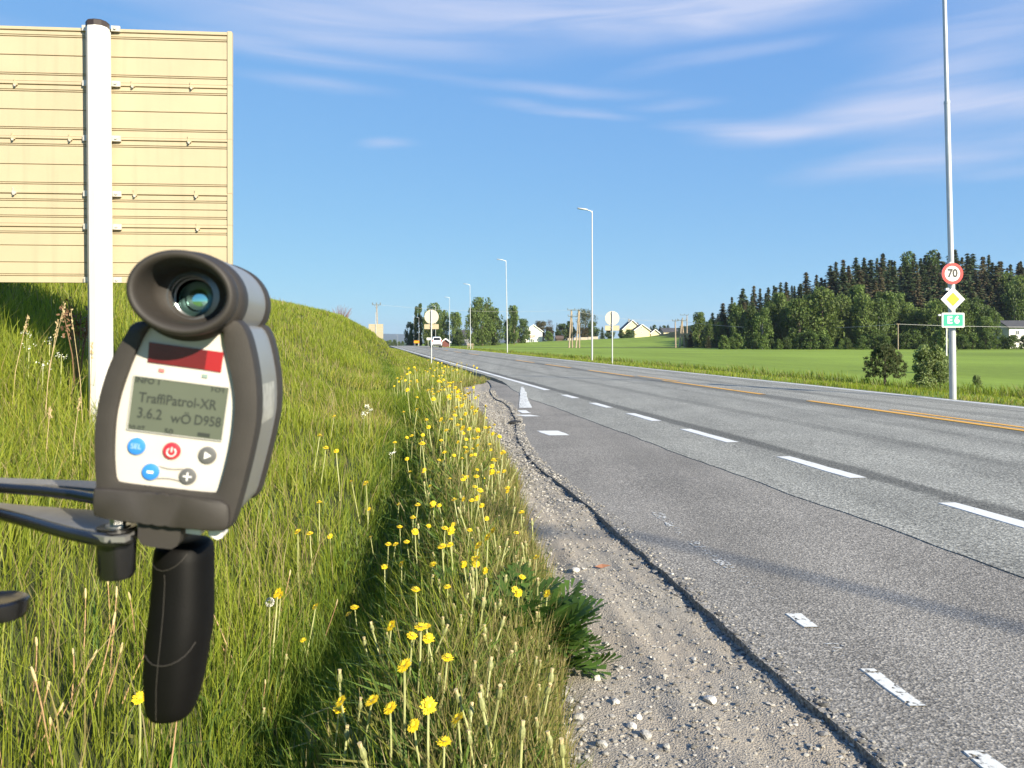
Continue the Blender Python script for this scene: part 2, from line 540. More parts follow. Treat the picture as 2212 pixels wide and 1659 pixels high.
def rag(Y, seed, amp, sc):
    r = Noise(seed, 16)
    return amp * (r(Y * sc, Y * 0 + seed) + .6 * r(Y * sc * 3.3, Y * 0) + .45 * r(Y * sc * 9, Y * 0))
Yr = rows(-30, 420)
def road_z(s, Y):
    camber = -.018 * np.abs(s - 8.9) + .07
    return rise(Y) + camber + .001
edge_l = lerp(3.62, 4.28, sstep(17, 26, Yr)) + rag(Yr, 11, .02, .9) * np.clip(1.4 - Yr / 60, .25, 1)
edge_r = np.full_like(Yr, 12.78) + rag(Yr, 12, .02, .6)
road = sheet('road', Yr, edge_l, edge_r, road_z, 14, MROAD, .16)
Yb = rows(-30, 25.2)
def bay_z(s, Y):
    return rise(Y) - .036 + .006 * (s - 2.7) + .0 * Y
bay_l = lerp(1.60, 1.78, sstep(1, 7, Yb)) + 1.1 * sstep(7.5, 17, Yb) + .9 * sstep(17, 25, Yb) + rag(Yb, 13, .013, 1.1)
bay_r = np.full_like(Yb, 4.0)
bay = sheet('lay_by', Yb, np.minimum(bay_l, 3.9), bay_r, bay_z, 10, MBAY, .10)

# ---- paint
def paint(name, col, wear):
    m, nt, b = new_mat(name)
    tco = node(nt, 'ShaderNodeTexCoord')
    n1 = node(nt, 'ShaderNodeTexNoise', {'Vector': tco.outputs['Object'], 'Scale': 38.0, 'Detail': 8.0})
    n2 = node(nt, 'ShaderNodeTexNoise', {'Vector': tco.outputs['Object'], 'Scale': 4.0, 'Detail': 5.0})
    k = mth(nt, 'ADD', n1.outputs[0], mth(nt, 'MULTIPLY_ADD', n2.outputs[0], .6, -.3))
    f = node(nt, 'ShaderNodeMapRange', {'Value': k, 'From Min': wear - .06, 'From Max': wear + .06})
    b.inputs['Base Color'].default_value = tuple(col) + (1,)
    tr_ = node(nt, 'ShaderNodeBsdfTransparent')
    mx_ = node(nt, 'ShaderNodeMixShader', {0: f.outputs[0], 1: tr_.outputs[0], 2: b.outputs[0]})
    nt.links.new(mx_.outputs[0], nt.nodes['Material Output'].inputs[0])
    b.inputs['Roughness'].default_value = .7
    bp = node(nt, 'ShaderNodeBump', {'Height': n1.outputs[0], 'Strength': .4, 'Distance': .004})
    nt.links.new(bp.outputs[0], b.inputs['Normal'])
    return m
MW = paint('road_paint_white', (.66, .66, .63), .22)
MWW = paint('road_paint_worn', (.55, .55, .52), .60)
MWM = paint('road_paint_scuffed', (.64, .64, .60), .40)
MY = paint('road_paint_yellow', (.72, .36, .045), .30)
def marking(name, Y, sc, w, zf, mt, parent, h=.005, amp=.006, seed=5):
    Y = np.asarray(Y, float)
    sc = np.broadcast_to(np.asarray(sc, float), Y.shape)
    w = np.broadcast_to(np.asarray(w, float), Y.shape)
    j1 = rag(Y, seed, amp, 2.0); j2 = rag(Y, seed + 1, amp, 2.0)
    L = sc - w / 2 + j1; Rr = sc + w / 2 + j2
    S = np.stack([L - .004, L, Rr, Rr + .004], 1)
    Yg = np.repeat(Y[:, None], 4, 1)
    Z = zf(S, Yg) + h
    Z[:, 0] -= h + .004; Z[:, 3] -= h + .004
    ix = np.arange(S.size).reshape(S.shape)
    q = np.stack([ix[:-1, :-1], ix[:-1, 1:], ix[1:, 1:], ix[1:, :-1]], -1).reshape(-1, 4)
    return np_mesh(name, np.stack([S - SK * Yg, Yg, Z], -1).reshape(-1, 3), q, mt, parent=parent)
H_ROAD = CZ - .0
def Yof(v, z):
    return F * (CZ - z) / (v - VH)
# white dashes along the lay-by (image rows of both ends give the distance along the road)
LW = 4.62
for i, (va_, vb_) in enumerate(((953, 925), (908, 892), (880, 870), (860, 853), (1028, 983))):
    marking('lane_dash', np.linspace(Yof(va_, .03), Yof(vb_, .03), 16), LW, .15, road_z, MW, road, seed=20 + i)
y0 = Yof(1083, .02)
for i, (a_, b_) in enumerate(((3.35, y0), (.9, 1.9), (-1.6, -.6))):
    marking('lane_dash', np.linspace(a_, b_, 14), LW, .15, road_z, MW, road, seed=30 + i)
marking('edge_line', rows(Yof(843, .03), 380, .2), LW, .15, road_z, MW, road, seed=41)
marking('edge_line', rows(-25, 380, .2), 12.43, .15, road_z, MW, road, seed=42)
for i, (a_, b_) in enumerate(((-8.6, -5.5), (Yof(964, .06), Yof(870, .06)), (Yof(856, .06), Yof(826, .06)), (Yof(817, .06), Yof(803, .07)), (Yof(797.5, .07), Yof(790, .07)), (Yof(786, .08), Yof(780, .1)), (62, 68), (74, 80), (86, 92), (98, 104), (110, 116), (122, 128), (134, 140))):
    marking('centre_line', np.linspace(a_, b_, 30), 8.86, .12, road_z, MY, road, seed=50 + i)
for i, (a_, b_) in enumerate(((7.2, 16.0), (22.3, 27.8))):
    marking('centre_line', np.linspace(lerp(a_, b_, .1), lerp(a_, b_, .72), 30), 9.20, .11, road_z, MY, road, seed=70 + i)
# worn edge paint of the lay-by: scraps of an old broken line
def at_px(u, v, z=-.035):
    Y = Yof(v, z); return (u - 797.0) / F * Y, Y
for i, (u1, v1, u2, v2, w, mt) in enumerate((
        (2245, 1735, 2098, 1624, .07, MWM), (1985, 1527, 1868, 1447, .065, MWM), (1750, 1357, 1716, 1328, .055, MWM), (1668, 1297, 1500, 1172, .07, MWW),
        (1480, 1160, 1420, 1110, .06, MWW), (1855, 1440, 1790, 1392, .045, MWW),
        (1208, 944, 1181, 934, .30, MW), (1153, 903, 1131, 899.5, .26, MW), (1139, 896, 1128, 890, .16, MW))):
    s1, Y1 = at_px(u1, v1); s2, Y2 = at_px(u2, v2)
    Yg = np.linspace(Y1, Y2, 16)
    marking('worn_paint', Yg, np.interp(Yg, (Y1, Y2), (s1, s2)), w, bay_z, mt, bay, amp=.014, seed=90 + i)
s1, Y1 = at_px(1134, 885); s2, Y2 = at_px(1128, 841)
Yg = np.linspace(Y1, Y2, 18)
marking('worn_paint', Yg, np.interp(Yg, (Y1, Y2), (s1, s2)) + .0, np.linspace(.26, .07, 18), lambda s, Y: np.where(s > 3.6, road_z(s, Y), bay_z(s, Y)) + .003, MWM, bay, amp=.010, seed=99)

# ---------------------------------------------------------------- gravel shoulder
m, nt, b = new_mat('gravel')
tco = node(nt, 'ShaderNodeTexCoord')
n1 = node(nt, 'ShaderNodeTexNoise', {'Vector': tco.outputs['Object'], 'Scale': 150.0, 'Detail': 8.0})
n2 = node(nt, 'ShaderNodeTexNoise', {'Vector': tco.outputs['Object'], 'Scale': 1.6, 'Detail': 5.0})
vo = node(nt, 'ShaderNodeTexVoronoi', {'Vector': tco.outputs['Object'], 'Scale': 130.0})
spc = node(nt, 'ShaderNodeSeparateColor', {0: vo.outputs['Color']})
c = mixc(nt, spc.outputs[0], (.20, .178, .142), (.36, .325, .265))
c = mixc(nt, node(nt, 'ShaderNodeMapRange', {'Value': n2.outputs[0], 'From Min': .35, 'From Max': .65}).outputs[0], c, (.31, .265, .205))
k = mth(nt, 'MULTIPLY_ADD', n1.outputs[0], 1.0, .5)
sc_ = node(nt, 'ShaderNodeVectorMath', {0: c}, operation='SCALE'); nt.links.new(k, sc_.inputs['Scale'])
nt.links.new(sc_.outputs[0], b.inputs['Base Color'])
b.inputs['Roughness'].default_value = .95
hh = mth(nt, 'ADD', n1.outputs[0], mth(nt, 'MULTIPLY', vo.outputs['Distance'], .8))
nt.links.new(node(nt, 'ShaderNodeBump', {'Height': hh, 'Strength': .8, 'Distance': .005}).outputs[0], b.inputs['Normal'])
MGRAV = m
Yv = rows(-30, 27, .05)
gl = grass_edge(Yv) - .55
gr = np.minimum(np.interp(Yv, Yb, bay_l) + .25, 4.1)
def gz(s, Y):
    bl = np.interp(Y, Yb, bay_l)
    rut = -.014 * np.exp(-((s - bl + .28) / .10) ** 2) - .012 * np.exp(-((s - bl + .60) / .10) ** 2)
    for dd in (.20, .26, .33, .39, .55, .64):
        rut = rut - .0035 * np.exp(-((s - bl + dd + .012 * N3(Y * .8, Y * 0)) / .010) ** 2)
    ridge = .009 * np.exp(-((s - bl + .45) / .06) ** 2)
    fall = np.interp(s - bl, [-2.2, -1.1, -.3, 0, .3], [-.045, -.035, -.022, -.030, -.055]) * (1 - .55 * sstep(5.5, 9, Y))
    z = rise(Y) - .045 + fall + rut + ridge + .006 * N2(s * 9, Y * 7) + .004 * N4(s * 26, Y * 22)
    e = grass_edge(Y)
    return z - .22 * sstep(.0, -.5, s - e - .05)
sheet('gravel_shoulder', Yv, gl, gr, gz, 110, MGRAV, .1)

# loose stones on the shoulder (uncountable) and the larger ones one by one
def ico():
    t = (1 + 5 ** .5) / 2
    v = np.array([(-1, t, 0), (1, t, 0), (-1, -t, 0), (1, -t, 0), (0, -1, t), (0, 1, t), (0, -1, -t), (0, 1, -t), (t, 0, -1), (t, 0, 1), (-t, 0, -1), (-t, 0, 1)], float)
    v /= np.linalg.norm(v[0])
    f = np.array([(0, 11, 5), (0, 5, 1), (0, 1, 7), (0, 7, 10), (0, 10, 11), (1, 5, 9), (5, 11, 4), (11, 10, 2), (10, 7, 6), (7, 1, 8), (3, 9, 4), (3, 4, 2), (3, 2, 6), (3, 6, 8), (3, 8, 9), (4, 9, 5), (2, 4, 11), (6, 2, 10), (8, 6, 7), (9, 8, 1)])
    return v, f
IV, IF = ico()
n = 34000
Yp = 1.2 + (rng.random(n) ** 1.9) * 19
e = grass_edge(Yp)
bl = np.interp(Yp, Yb, bay_l)
tt = rng.random(n)
sp_ = e - .30 + (bl - e + .42) * tt ** np.where(Yp < 4, 1.5, 1.2)
rad = .0024 + .0085 * rng.random(n) ** 4 + np.where((tt < .42) & (Yp < 4.0), .0085 * rng.random(n) ** 2, 0)
rad *= np.clip(Yp / 5, 1, 1.8)
zp = gz(sp_, Yp)
zp = np.where(sp_ > bl, bay_z(sp_, Yp), zp)
sc3 = rng.uniform(.6, 1.25, (n, 12, 1)) * rad[:, None, None]
fl = np.stack([rng.uniform(.8, 1.4, n), rng.uniform(.8, 1.4, n), rng.uniform(.45, .8, n)], 1)
ang = rng.uniform(0, 6.28, n)
V = IV[None] * sc3 * fl[:, None, :]
ca, sa = np.cos(ang)[:, None], np.sin(ang)[:, None]
V = np.stack([V[..., 0] * ca - V[..., 1] * sa, V[..., 0] * sa + V[..., 1] * ca, V[..., 2]], -1)
V += np.stack([sp_ - SK * Yp, Yp, zp + rad * .3], 1)[:, None, :]
base = rng.uniform(.13, .42, n)[:, None] * np.array((1, .94, .82))
base[rng.random(n) < .02] = (.50, .48, .43)
m, nt, b = new_mat('stone')
at = node(nt, 'ShaderNodeAttribute', attribute_name='Col')
nt.links.new(at.outputs['Color'], b.inputs['Base Color']); b.inputs['Roughness'].default_value = .9
MSTONE = m
o = np_mesh('loose_gravel', V.reshape(-1, 3), (IF[None] + (np.arange(n) * 12)[:, None, None]).reshape(-1, 3), m, np.repeat(base, 12, 0))
tag(o, 'loose grey and pale gravel along the lay-by edge', 'gravel', kind='stuff')

# crumbs broken off the asphalt edge
n = 2600
Yp = 1.0 + rng.random(n) ** 1.5 * 14
bl = np.interp(Yp, Yb, bay_l)
sp_ = bl + rng.normal(-.012, .030, n)
rad = (.004 + .013 * rng.random(n) ** 3) * np.clip(Yp / 6, 1, 1.6)
zp = np.where(sp_ > bl, bay_z(sp_, Yp), gz(sp_, Yp))
V = IV[None] * rng.uniform(.55, 1.25, (n, 12, 1)) * rad[:, None, None] * np.stack([rng.uniform(.8, 1.5, n), rng.uniform(.8, 1.5, n), rng.uniform(.4, .8, n)], 1)[:, None, :]
V += np.stack([sp_ - SK * Yp, Yp, zp + rad * .2], 1)[:, None, :]
o = np_mesh('asphalt_crumbs', V.reshape(-1, 3), (IF[None] + (np.arange(n) * 12)[:, None, None]).reshape(-1, 3), MSTONE, np.repeat(rng.uniform(.07, .22, n)[:, None] * np.array((1, .97, .92)), 12, 0))
tag(o, 'crumbled dark asphalt chips along the broken lay-by edge', 'asphalt chips', kind='stuff')

def rock(seed, r, flat=.7):
    import bmesh
    bm = bmesh.new(); bmesh.ops.create_icosphere(bm, subdivisions=2, radius=1); bm.verts.index_update()
    q = np.random.default_rng(seed); pl = q.normal(size=(9, 3)); pl /= np.linalg.norm(pl, axis=1)[:, None]; dd = q.uniform(.55, .9, 9)
    for v in bm.verts:
        p = np.array(v.co)
        for nrm, d in zip(pl, dd):
            ex = p @ nrm - d
            if ex > 0: p = p - nrm * ex
        v.co = p * r * (1, 1, flat)
    vs = [tuple(v.co) for v in bm.verts]; fs = [tuple(v.index for v in f.verts) for f in bm.faces]
    bm.free()
    return vs, fs
MRK = mat('stone_pale', (.56, .53, .47), .9, var=.25, scale=40, bump=.5, bscale=120)
MRKG = mat('stone_grey', (.33, .32, .29), .9, var=.3, scale=40, bump=.5, bscale=120)
def place_stone(u, v, r, label, seed, mt, group=None, flat=.7):
    s_, Y_ = at_px(u, v, -.09)
    vs, fs = rock(seed, r, flat)
    z = float(gz(np.array([s_]), np.array([Y_]))[0])
    o = MB().add(vs, fs).build('stone', mt, None, smooth=False)
    o.location = (s_ - SK * Y_, Y_, z + r * flat * .45)
    return tag(o, label, 'stone', group)
place_stone(1535, 1528, .029, 'pale angular stone alone on the tyre-marked gravel', 3, MRK)
place_stone(1243, 1246, .026, 'small rounded pale stone beside a fallen reddish leaf', 4, MRK)
for i, (u, v, r) in enumerate(((1365, 1580, .020), (1395, 1600, .026), (1300, 1625, .022), (1380, 1560, .016), (1175, 1395, .016), (1500, 1550, .012),
                               (1290, 1480, .018), (1340, 1450, .015), (1250, 1560, .024), (1180, 1600, .030), (1440, 1620, .017), (1230, 1520, .02), (1330, 1530, .018),
                               (1270, 1420, .017), (1310, 1400, .013), (1140, 1640, .028), (1210, 1640, .02), (1420, 1500, .012))):
    place_stone(u, v, r, 'small grey stone among the gravel by the verge' if i % 3 else 'small pale stone among the gravel by the verge', 10 + i, MRKG if i % 3 else MRK, 'grey stones in the gravel' if i % 3 else 'pale stones in the gravel')
s_, Y_ = at_px(1235, 1250, -.09); 
# fallen leaf and the scrap of black rubber
ML = mat('fallen_leaf', (.24, .105, .055), .7)
s_, Y_ = at_px(1302, 1240, -.09); z = float(gz(np.array([s_]), np.array([Y_]))[0])
q = MB(); q.add([(-.05, 0, .012), (-.01, -.014, .006), (.05, 0, .02), (-.005, .014, .024), (0, 0, .004)], [(0, 1, 4), (1, 2, 4), (2, 3, 4), (3, 0, 4)])
o = q.build('fallen_leaf', ML, None, smooth=False); o.location = (s_ - SK * Y_, Y_, z + .004)
tag(o, 'curled reddish brown leaf lying on the gravel shoulder', 'leaf')
MBLK = mat('black_rubber', (.012, .012, .012), .75, bump=.3)
s_, Y_ = at_px(1110, 919, -.06); z = float(gz(np.array([s_]), np.array([Y_]))[0])
vs, fs = rock(77, .11, .55)
o = MB().add(vs, fs).build('rubber_scrap', MBLK, None, smooth=False); o.location = (s_ - SK * Y_, Y_, z + .03); o.scale = (1.2, .8, .8)
tag(o, 'black scrap of rubber on the lay-by edge near the worn paint', 'debris')

# ---------------------------------------------------------------- the big sign (seen from the back)
SY = 6.05
SX = (212 - U0) / F * SY
sg = thing('road_sign', 'large sign seen from its cream ribbed back on a thick white post', 'road sign', (SX, SY, float(ground(SX, SY)) - .1))
so_ = np.array(sg.location)
MPAN = mat('sign_back_cream', (.45, .375, .245), .5, var=.04, scale=3, bump=.05, bscale=200)
MPST = mat('post_white', (.60, .59, .57), .42, var=.04, scale=5, spec=.5)
MCAP = mat('post_cap_black', (.035, .025, .022), .6)
MSTL = mat('clamp_aluminium', (.62, .58, .50), .42, .35, var=.15, scale=30)
_nt = MPAN.node_tree; _b = _nt.nodes['Principled BSDF']
_tc = node(_nt, 'ShaderNodeTexCoord'); _mp = node(_nt, 'ShaderNodeMapping', {'Vector': _tc.outputs['Object'], 'Scale': (14, 1, .8)})
_ns = node(_nt, 'ShaderNodeTexNoise', {'Vector': _mp.outputs[0], 'Scale': 1.0, 'Detail': 6.0})
_f = node(_nt, 'ShaderNodeMapRange', {'Value': _ns.outputs[0], 'From Min': .52, 'From Max': .78, 'To Max': .30})
_nt.links.new(mixc(_nt, _f.outputs[0], _b.inputs['Base Color'].links[0].from_socket, (.30, .25, .17)), _b.inputs['Base Color'])
yawd = np.array((1, .075, 0)) / math.hypot(1, .075)
nrm = np.array((.075, -1, 0)) / math.hypot(1, .075)     # toward the road user behind us
P0 = np.array((SX, SY + .10, 0))                         # on the panel's back face at the post
def pan(a, d, z):
    return P0 + yawd * a + nrm * d + np.array((0, 0, z))
def vz(vd, u=370):
    a = (u - 212) / F * SY
    Yp = (P0 + yawd * a)[1]
    return CZ + (VH - vd) / F * Yp
cv5 = lambda y: y * .2405
cv6 = lambda y: 295.6 + y * .2405
A_L, A_R = -2.35, .956
# (seam top, seam bottom, [('d' double rib | 's' single groove | 'k' bolt channel)])
PL = [(cv5(275), cv5(757), [('k', cv5(308)), ('d', cv5(358)), ('s', cv5(528)), ('d', cv5(697))]),
      (cv5(757), cv5(1245), [('k', cv5(788)), ('d', cv5(843)), ('s', cv5(1010)), ('d', cv5(1177))]),
      (cv5(1245), cv6(505), [('k', cv5(1270)), ('d', cv5(1325)), ('s', cv5(1495)), ('d', cv6(437))]),
      (cv6(505), cv6(790), [('k', cv6(525)), ('d', cv6(585)), ('s', cv6(655)), ('d', cv6(730))]),
      (cv6(790), cv6(1315), [('k', cv6(820)), ('d', cv6(872)), ('s', cv6(985)), ('s', cv6(1135)), ('d', cv6(1250))])]
for (t0, t1, ln) in PL:
    za, zb = vz(t0) - .0012, vz(t1) + .0012
    prof = [(0.0, za)]
    for kd, vv in ln:
        z = vz(vv)
        if kd == 's':
            prof += [(.0, z + .004), (-.009, z + .0032), (-.009, z - .0038), (.0, z - .0045)]
        elif kd == 'd':
            prof += [(.0, z + .0125), (-.008, z + .0115), (-.008, z + .0065), (.001, z + .0055), (.001, z - .0015), (-.008, z - .0025), (-.008, z - .0085), (0, z - .0095)]
        else:
            prof += [(.0, z + .022), (.007, z + .019), (.007, z + .003), (-.008, z + .001), (-.008, z - .005), (0, z - .006)]
    prof.append((0.0, zb))
    loop = prof + [(-.03, zb), (-.03, za)]
    MB().loft([[pan(A_L, d, z) for d, z in loop], [pan(A_R, d, z) for d, z in loop]]).build('plank', MPAN, sg, so_, smooth=False)
# edge trims
zt, zb = vz(cv5(275)) + .003, vz(cv6(1315)) - .003
cuts = [zt] + [vz(q[1]) for q in PL[:-1]] + [zb]
for i in range(len(cuts) - 1):
    za, zc = cuts[i] - .001, cuts[i + 1] + .001
    for aa in (A_R + .004, ):
        lp = [(aa, .012), (aa + .028, .012), (aa + .032, .006), (aa + .032, -.034), (aa, -.034)]
        MB().loft([[pan(a, d, za) for a, d in lp], [pan(a, d, zc) for a, d in lp]]).build('edge_trim', MPAN, sg, so_, smooth=False)
# post: eight-sided extrusion with a black cap
def post_loop(z, k=1.0):
    lean = (z - 1.0) * -.0075
    pr = [(-.086, .040), (-.086, .080), (-.054, .122), (0, .136), (.052, .122), (.078, .080), (.078, .040), (.05, .018), (-.05, .018)]
    return [pan(a * k + lean, .01 + (d - .08) * k + .08, z) for a, d in pr]
zb0 = so_[2] - .2
ztop = CZ + (VH - 50) / F * SY
MB().loft([post_loop(zb0), post_loop(ztop)]).build('post', MPST, sg, so_, angle=25)
MB().loft([post_loop(ztop - .028, 1.02), post_loop(ztop + .012, 1.02), post_loop(ztop + .02, .9)]).build('post_cap', MCAP, sg, so_, angle=25)
MB().loft([[pan(a + (z - 1.0) * -.0075, d, z) for a, d in ((.079, .045), (.086, .045), (.086, .070), (.079, .070))] for z in (zb0, ztop - .05)]).build('post_flange', MPST, sg, so_, smooth=False)
for vv in (cv5(285), cv5(775), cv5(1262), cv6(525), cv6(818), cv6(1290)):
    z = vz(vv)
    for sd in (1, -1):
        ln_ = (z - 1.0) * -.0075
        c0 = ln_ + (.112 if sd > 0 else -.112)
        q = MB()
        lp = [(c0 - .035 * sd, .020), (c0 - .03 * sd, .032), (c0 + .034 * sd, .026), (c0 + .034 * sd, .010), (c0 - .035 * sd, .010)]
        q.loft([[pan(a, d, z + .022) for a, d in lp], [pan(a, d, z - .022) for a, d in lp]])
        cl_ = q.build('clamp', MSTL, sg, so_, smooth=False)
        b_ = MB(); b_.tube([pan(c0, .02, z), pan(c0, .040, z)], .010, 6)
        b_.build('bolt', MSTL, cl_, so_, smooth=False)
for (x, y, six) in ((1132, 775, 0), (1650, 788, 0), (1628, 1275, 0), (115, 760, 0), (95, 1245, 0), (587, 1255, 0), (1150, 525, 1), (1690, 532, 1), (1705, 828, 1), (104, 505, 1)):
    u = x * .2405; vv = (cv6 if six else cv5)(y)
    a = (u - 212) / F * SY * 1.01; z = vz(vv, u)
    q = MB(); q.box(pan(a, .012, z + .004), (.030, .012, .022), rz=math.atan2(.075, 1)); q.box(pan(a - .012, .005, z + .028), (.004, .012, .036), rz=math.atan2(.075, 1))
    cp = q.build('clip', MSTL if x == 104 else MPAN, sg, so_, smooth=False)
    MB().tube([pan(a, .014, z - .012), pan(a, .026, z - .012)], .008, 6).build('bolt', MSTL, cp, so_, smooth=False)

# ---------------------------------------------------------------- the laser speed gun
AX = np.array((-.15, 1, 0)) / math.hypot(.15, 1)
F0 = P(380, 900, .56)
CC = np.array((0, 0, CZ))
right = np.array((AX[1], -AX[0], 0)); upv = np.array((0, 0, 1.0))
ro = R(7.3)
EX = right * math.cos(ro) - upv * math.sin(ro)
EY = upv * math.cos(ro) + right * math.sin(ro)
def D(u, v, d=0.0):
    """on the device's rear plane, then d metres forward along its axis"""
    r = np.array(((u - U0) / F, 1, (VH - v) / F))
    t = AX @ (F0 - CC) / (AX @ r)
    return CC + r * t + AX * d
def D2(u, v, d):
    """seen at (u, v) on the plane d metres ahead of the rear plane"""
    r = np.array(((u - U0) / F, 1, (VH - v) / F))
    t = (AX @ (F0 - CC) + d) / (AX @ r)
    return CC + r * t
def chaikin(p, n=2):
    p = np.asarray(p, float)
    for _ in range(n):
        q = np.roll(p, -1, 0)
        p = np.stack([.75 * p + .25 * q, .25 * p + .75 * q], 1).reshape(-1, p.shape[1])
    return p
def polar(poly, c, n=120):
    """resample an outline by angle round c"""
    p = np.asarray(poly, float) - c
    a = np.arctan2(p[:, 1], p[:, 0]); r = np.hypot(p[:, 0], p[:, 1])
    o = np.argsort(a); a, r = a[o], r[o]
    t = np.linspace(-math.pi, math.pi, n, endpoint=False)
    rr = np.interp(t, np.r_[a - 2 * math.pi, a, a + 2 * math.pi], np.r_[r, r, r])
    return np.stack([np.cos(t) * rr, np.sin(t) * rr], 1) + c
MRUB = mat('device_rubber', (.030, .026, .0225), .62, var=.10, scale=60, bump=.06, bscale=900, spec=.4)
MGRY = mat('device_grey_side', (.22, .22, .215), .36, .2, var=.04, scale=30)
MWHT = mat('device_white_face', (.52, .49, .44), .5, var=.02, scale=20)
MLCD = mat('lcd_glass', (.095, .108, .080), .30, var=.04, scale=30)
MINK = mat('lcd_ink', (.028, .034, .028), .5, var=.0)
MRED = mat('red_window_sunlit', (.30, .018, .022), .18, var=.03, scale=30)  # brighter red with sunlight through the window put into the colour
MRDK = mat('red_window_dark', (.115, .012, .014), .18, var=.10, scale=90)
MBLU = mat('button_blue', (.03, .20, .62), .4, var=.03)
MRBT = mat('button_red', (.45, .02, .035), .4, var=.03)
MGBT = mat('button_grey', (.10, .10, .10), .45, var=.05)
MSYM = mat('button_print', (.75, .74, .72), .5, var=.0)
MHND = mat('grip_black', (.0025, .0023, .0021), .6, var=.15, scale=40, bump=.05, bscale=700, spec=.16)
MLIN = mat('mould_line', (.04, .036, .032), .45, var=.0)
MMTL = mat('worn_steel', (.42, .41, .39), .3, .8, var=.25, scale=120)
MCLR = mat('clip_white_plastic', (.75, .73, .70), .35, var=.03)
gun = thing('speed_gun', 'black and white handheld laser speed gun with oval eyecup, facing down the road', 'speed gun', tuple(P(385, 1540, .60)))
go = np.array(gun.location)
OUT = chaikin([(290, 690), (272, 725), (241, 778), (220, 842), (211, 890), (206, 943), (208, 1014), (211, 1050), (208, 1105), (222, 1116), (350, 1132), (485, 1146), (503, 1138), (511, 1110),
               (534, 1025), (555, 932), (560, 890), (559, 830), (549, 765), (534, 708), (512, 684), (440, 704), (360, 700)], 2)
INN = chaikin([(330, 700), (314, 724), (300, 755), (279, 807), (262, 860), (254, 900), (251, 943), (250, 985), (252, 1014), (254, 1036), (262, 1041), (360, 1052), (463, 1064), (474, 1060), (479, 1040), (487, 1014), (503, 943), (509, 880), (508, 850), (503, 818), (487, 748), (482, 724), (494, 700), (440, 722), (380, 718)], 2)
c0 = np.array((383., 900.))
po, pi_ = polar(OUT, c0), polar(INN, c0)
def ring(p, d, k=1.0):
    q = c0 + (p - c0) * k
    return [D(x, y, d) for x, y in q]
fr = MB()
fr.loft([ring(po, .020, .992), ring(po, .014), ring(po, -.001), ring(po, -.0045, .985), ring(pi_ * .6 + po * .4, -.0062), ring(pi_, -.0052, 1.012), ring(pi_, -.002), ring(pi_, .004)], cap0=True, cap1=False)
fr.build('rubber_bumper', MRUB, gun, go, angle=60)
MB().loft([ring(pi_, .0035, 1.02), ring(pi_, -.0008, 1.005), ring(pi_, -.001, .97)], cap0=True).build('face_panel', MWHT, gun, go, angle=40)
body = MB().loft([ring(po, .018, .955), ring(po, .112, .955)]).build('body_shell', MGRY, gun, go, angle=50)
MB().loft([ring(po, .104, .96), ring(po, .107, .985), ring(po, .126, .985), ring(po, .131, .95)]).build('front_bumper', MRUB, gun, go, angle=50)
# side sticker on the shell, on the side that looks to the road
sel = [i for i in range(len(po)) if po[i, 0] > 480 and 832 < po[i, 1] < 935]
sel.sort(key=lambda i: po[i, 1])
stk = [c0 + (po[i] - c0) * .958 for i in sel]
MSTK = mat('side_sticker', (.33, .33, .31), .3, var=.35, scale=120)
q = MB(); q.loft([[D(x, y, .026) for x, y in stk], [D(x, y, .088) for x, y in stk]], cap0=False, cap1=False, closed=False)
st_ob = q.build('side_sticker', MSTK, body, go)
# scope tube above
TC = np.array((408., 641.))
def ell(c, rx, ry, d, n=64, rot=-7.3, D_=D):
    t = np.arange(n) * 2 * math.pi / n
    cr, sr_ = math.cos(R(-rot)), math.sin(R(-rot))
    x = rx * np.cos(t); y = ry * np.sin(t)
    return [D_(c[0] + a * cr - b_ * sr_, c[1] + a * sr_ + b_ * cr, d) for a, b_ in zip(x, y)]
MB().loft([ell(TC, 112, 92, .024), ell(TC, 119, 98, .018), ell(TC, 120, 99, .002), ell(TC, 114, 92, -.006), ell(TC, 92, 76, -.010)], cap0=False, cap1=False).build('scope_collar', MRUB, gun, go, angle=60)
MB().loft([ell(TC, 114, 100, .02), ell(TC, 114, 100, .112)]).build('scope_tube', MGRY, gun, go, angle=50)
MB().loft([ell(TC, 112, 98, .104), ell(TC, 118, 104, .107), ell(TC, 118, 104, .126), ell(TC, 108, 94, .131)]).build('scope_bumper', MRUB, gun, go, angle=50)
# eyecup: rolled oval rubber lip, funnel inside, lens at the bottom of the funnel
EC = np.array((391., 632.))
def ecl(k, d, sh=(0, 0)):
    c = D2(EC[0], EC[1], -.034)
    t = np.arange(72) * 2 * math.pi / 72
    rr = R(-4)
    ex = EX * math.cos(rr) + EY * math.sin(rr); ey = EY * math.cos(rr) - EX * math.sin(rr)
    mm = .525 / F
    kx, ky = (k if hasattr(k, '__len__') else (k, k))
    return [c + AX * (d + .034) + ex * (kx * 116 * mm * math.cos(a) + sh[0] * mm) + ey * (ky * 94 * mm * math.sin(a) + sh[1] * mm) for a in t]
cup = MB()
cup.loft([ecl(.80, .004), ecl(.86, -.004), ecl(.93, -.013), ecl(.985, -.022), ecl(1.0, -.028), ecl(.985, -.0330), ecl(.955, -.0362), ecl(.91, -.0375), ecl((.865, .845), -.0372), ecl((.825, .785), -.0352), ecl((.795, .74), -.0318),
          ecl((.765, .71), -.024), ecl((.72, .69), -.012), ecl((.66, .66), -.004), ecl((.50, .58), -.001), ecl((.44, .52), .001)], cap0=False, cap1=False)
cup.build('eyecup', MRUB, gun, go, angle=70)
def lnl(r, d):
    c = D2(413, 641, .0)
    t = np.arange(48) * 2 * math.pi / 48
    return [c + AX * d + EX * r * math.cos(a) + EY * r * math.sin(a) for a in t]
MINR = mat('eyepiece_ring', (.16, .17, .18), .28, .6, var=.1, scale=40)
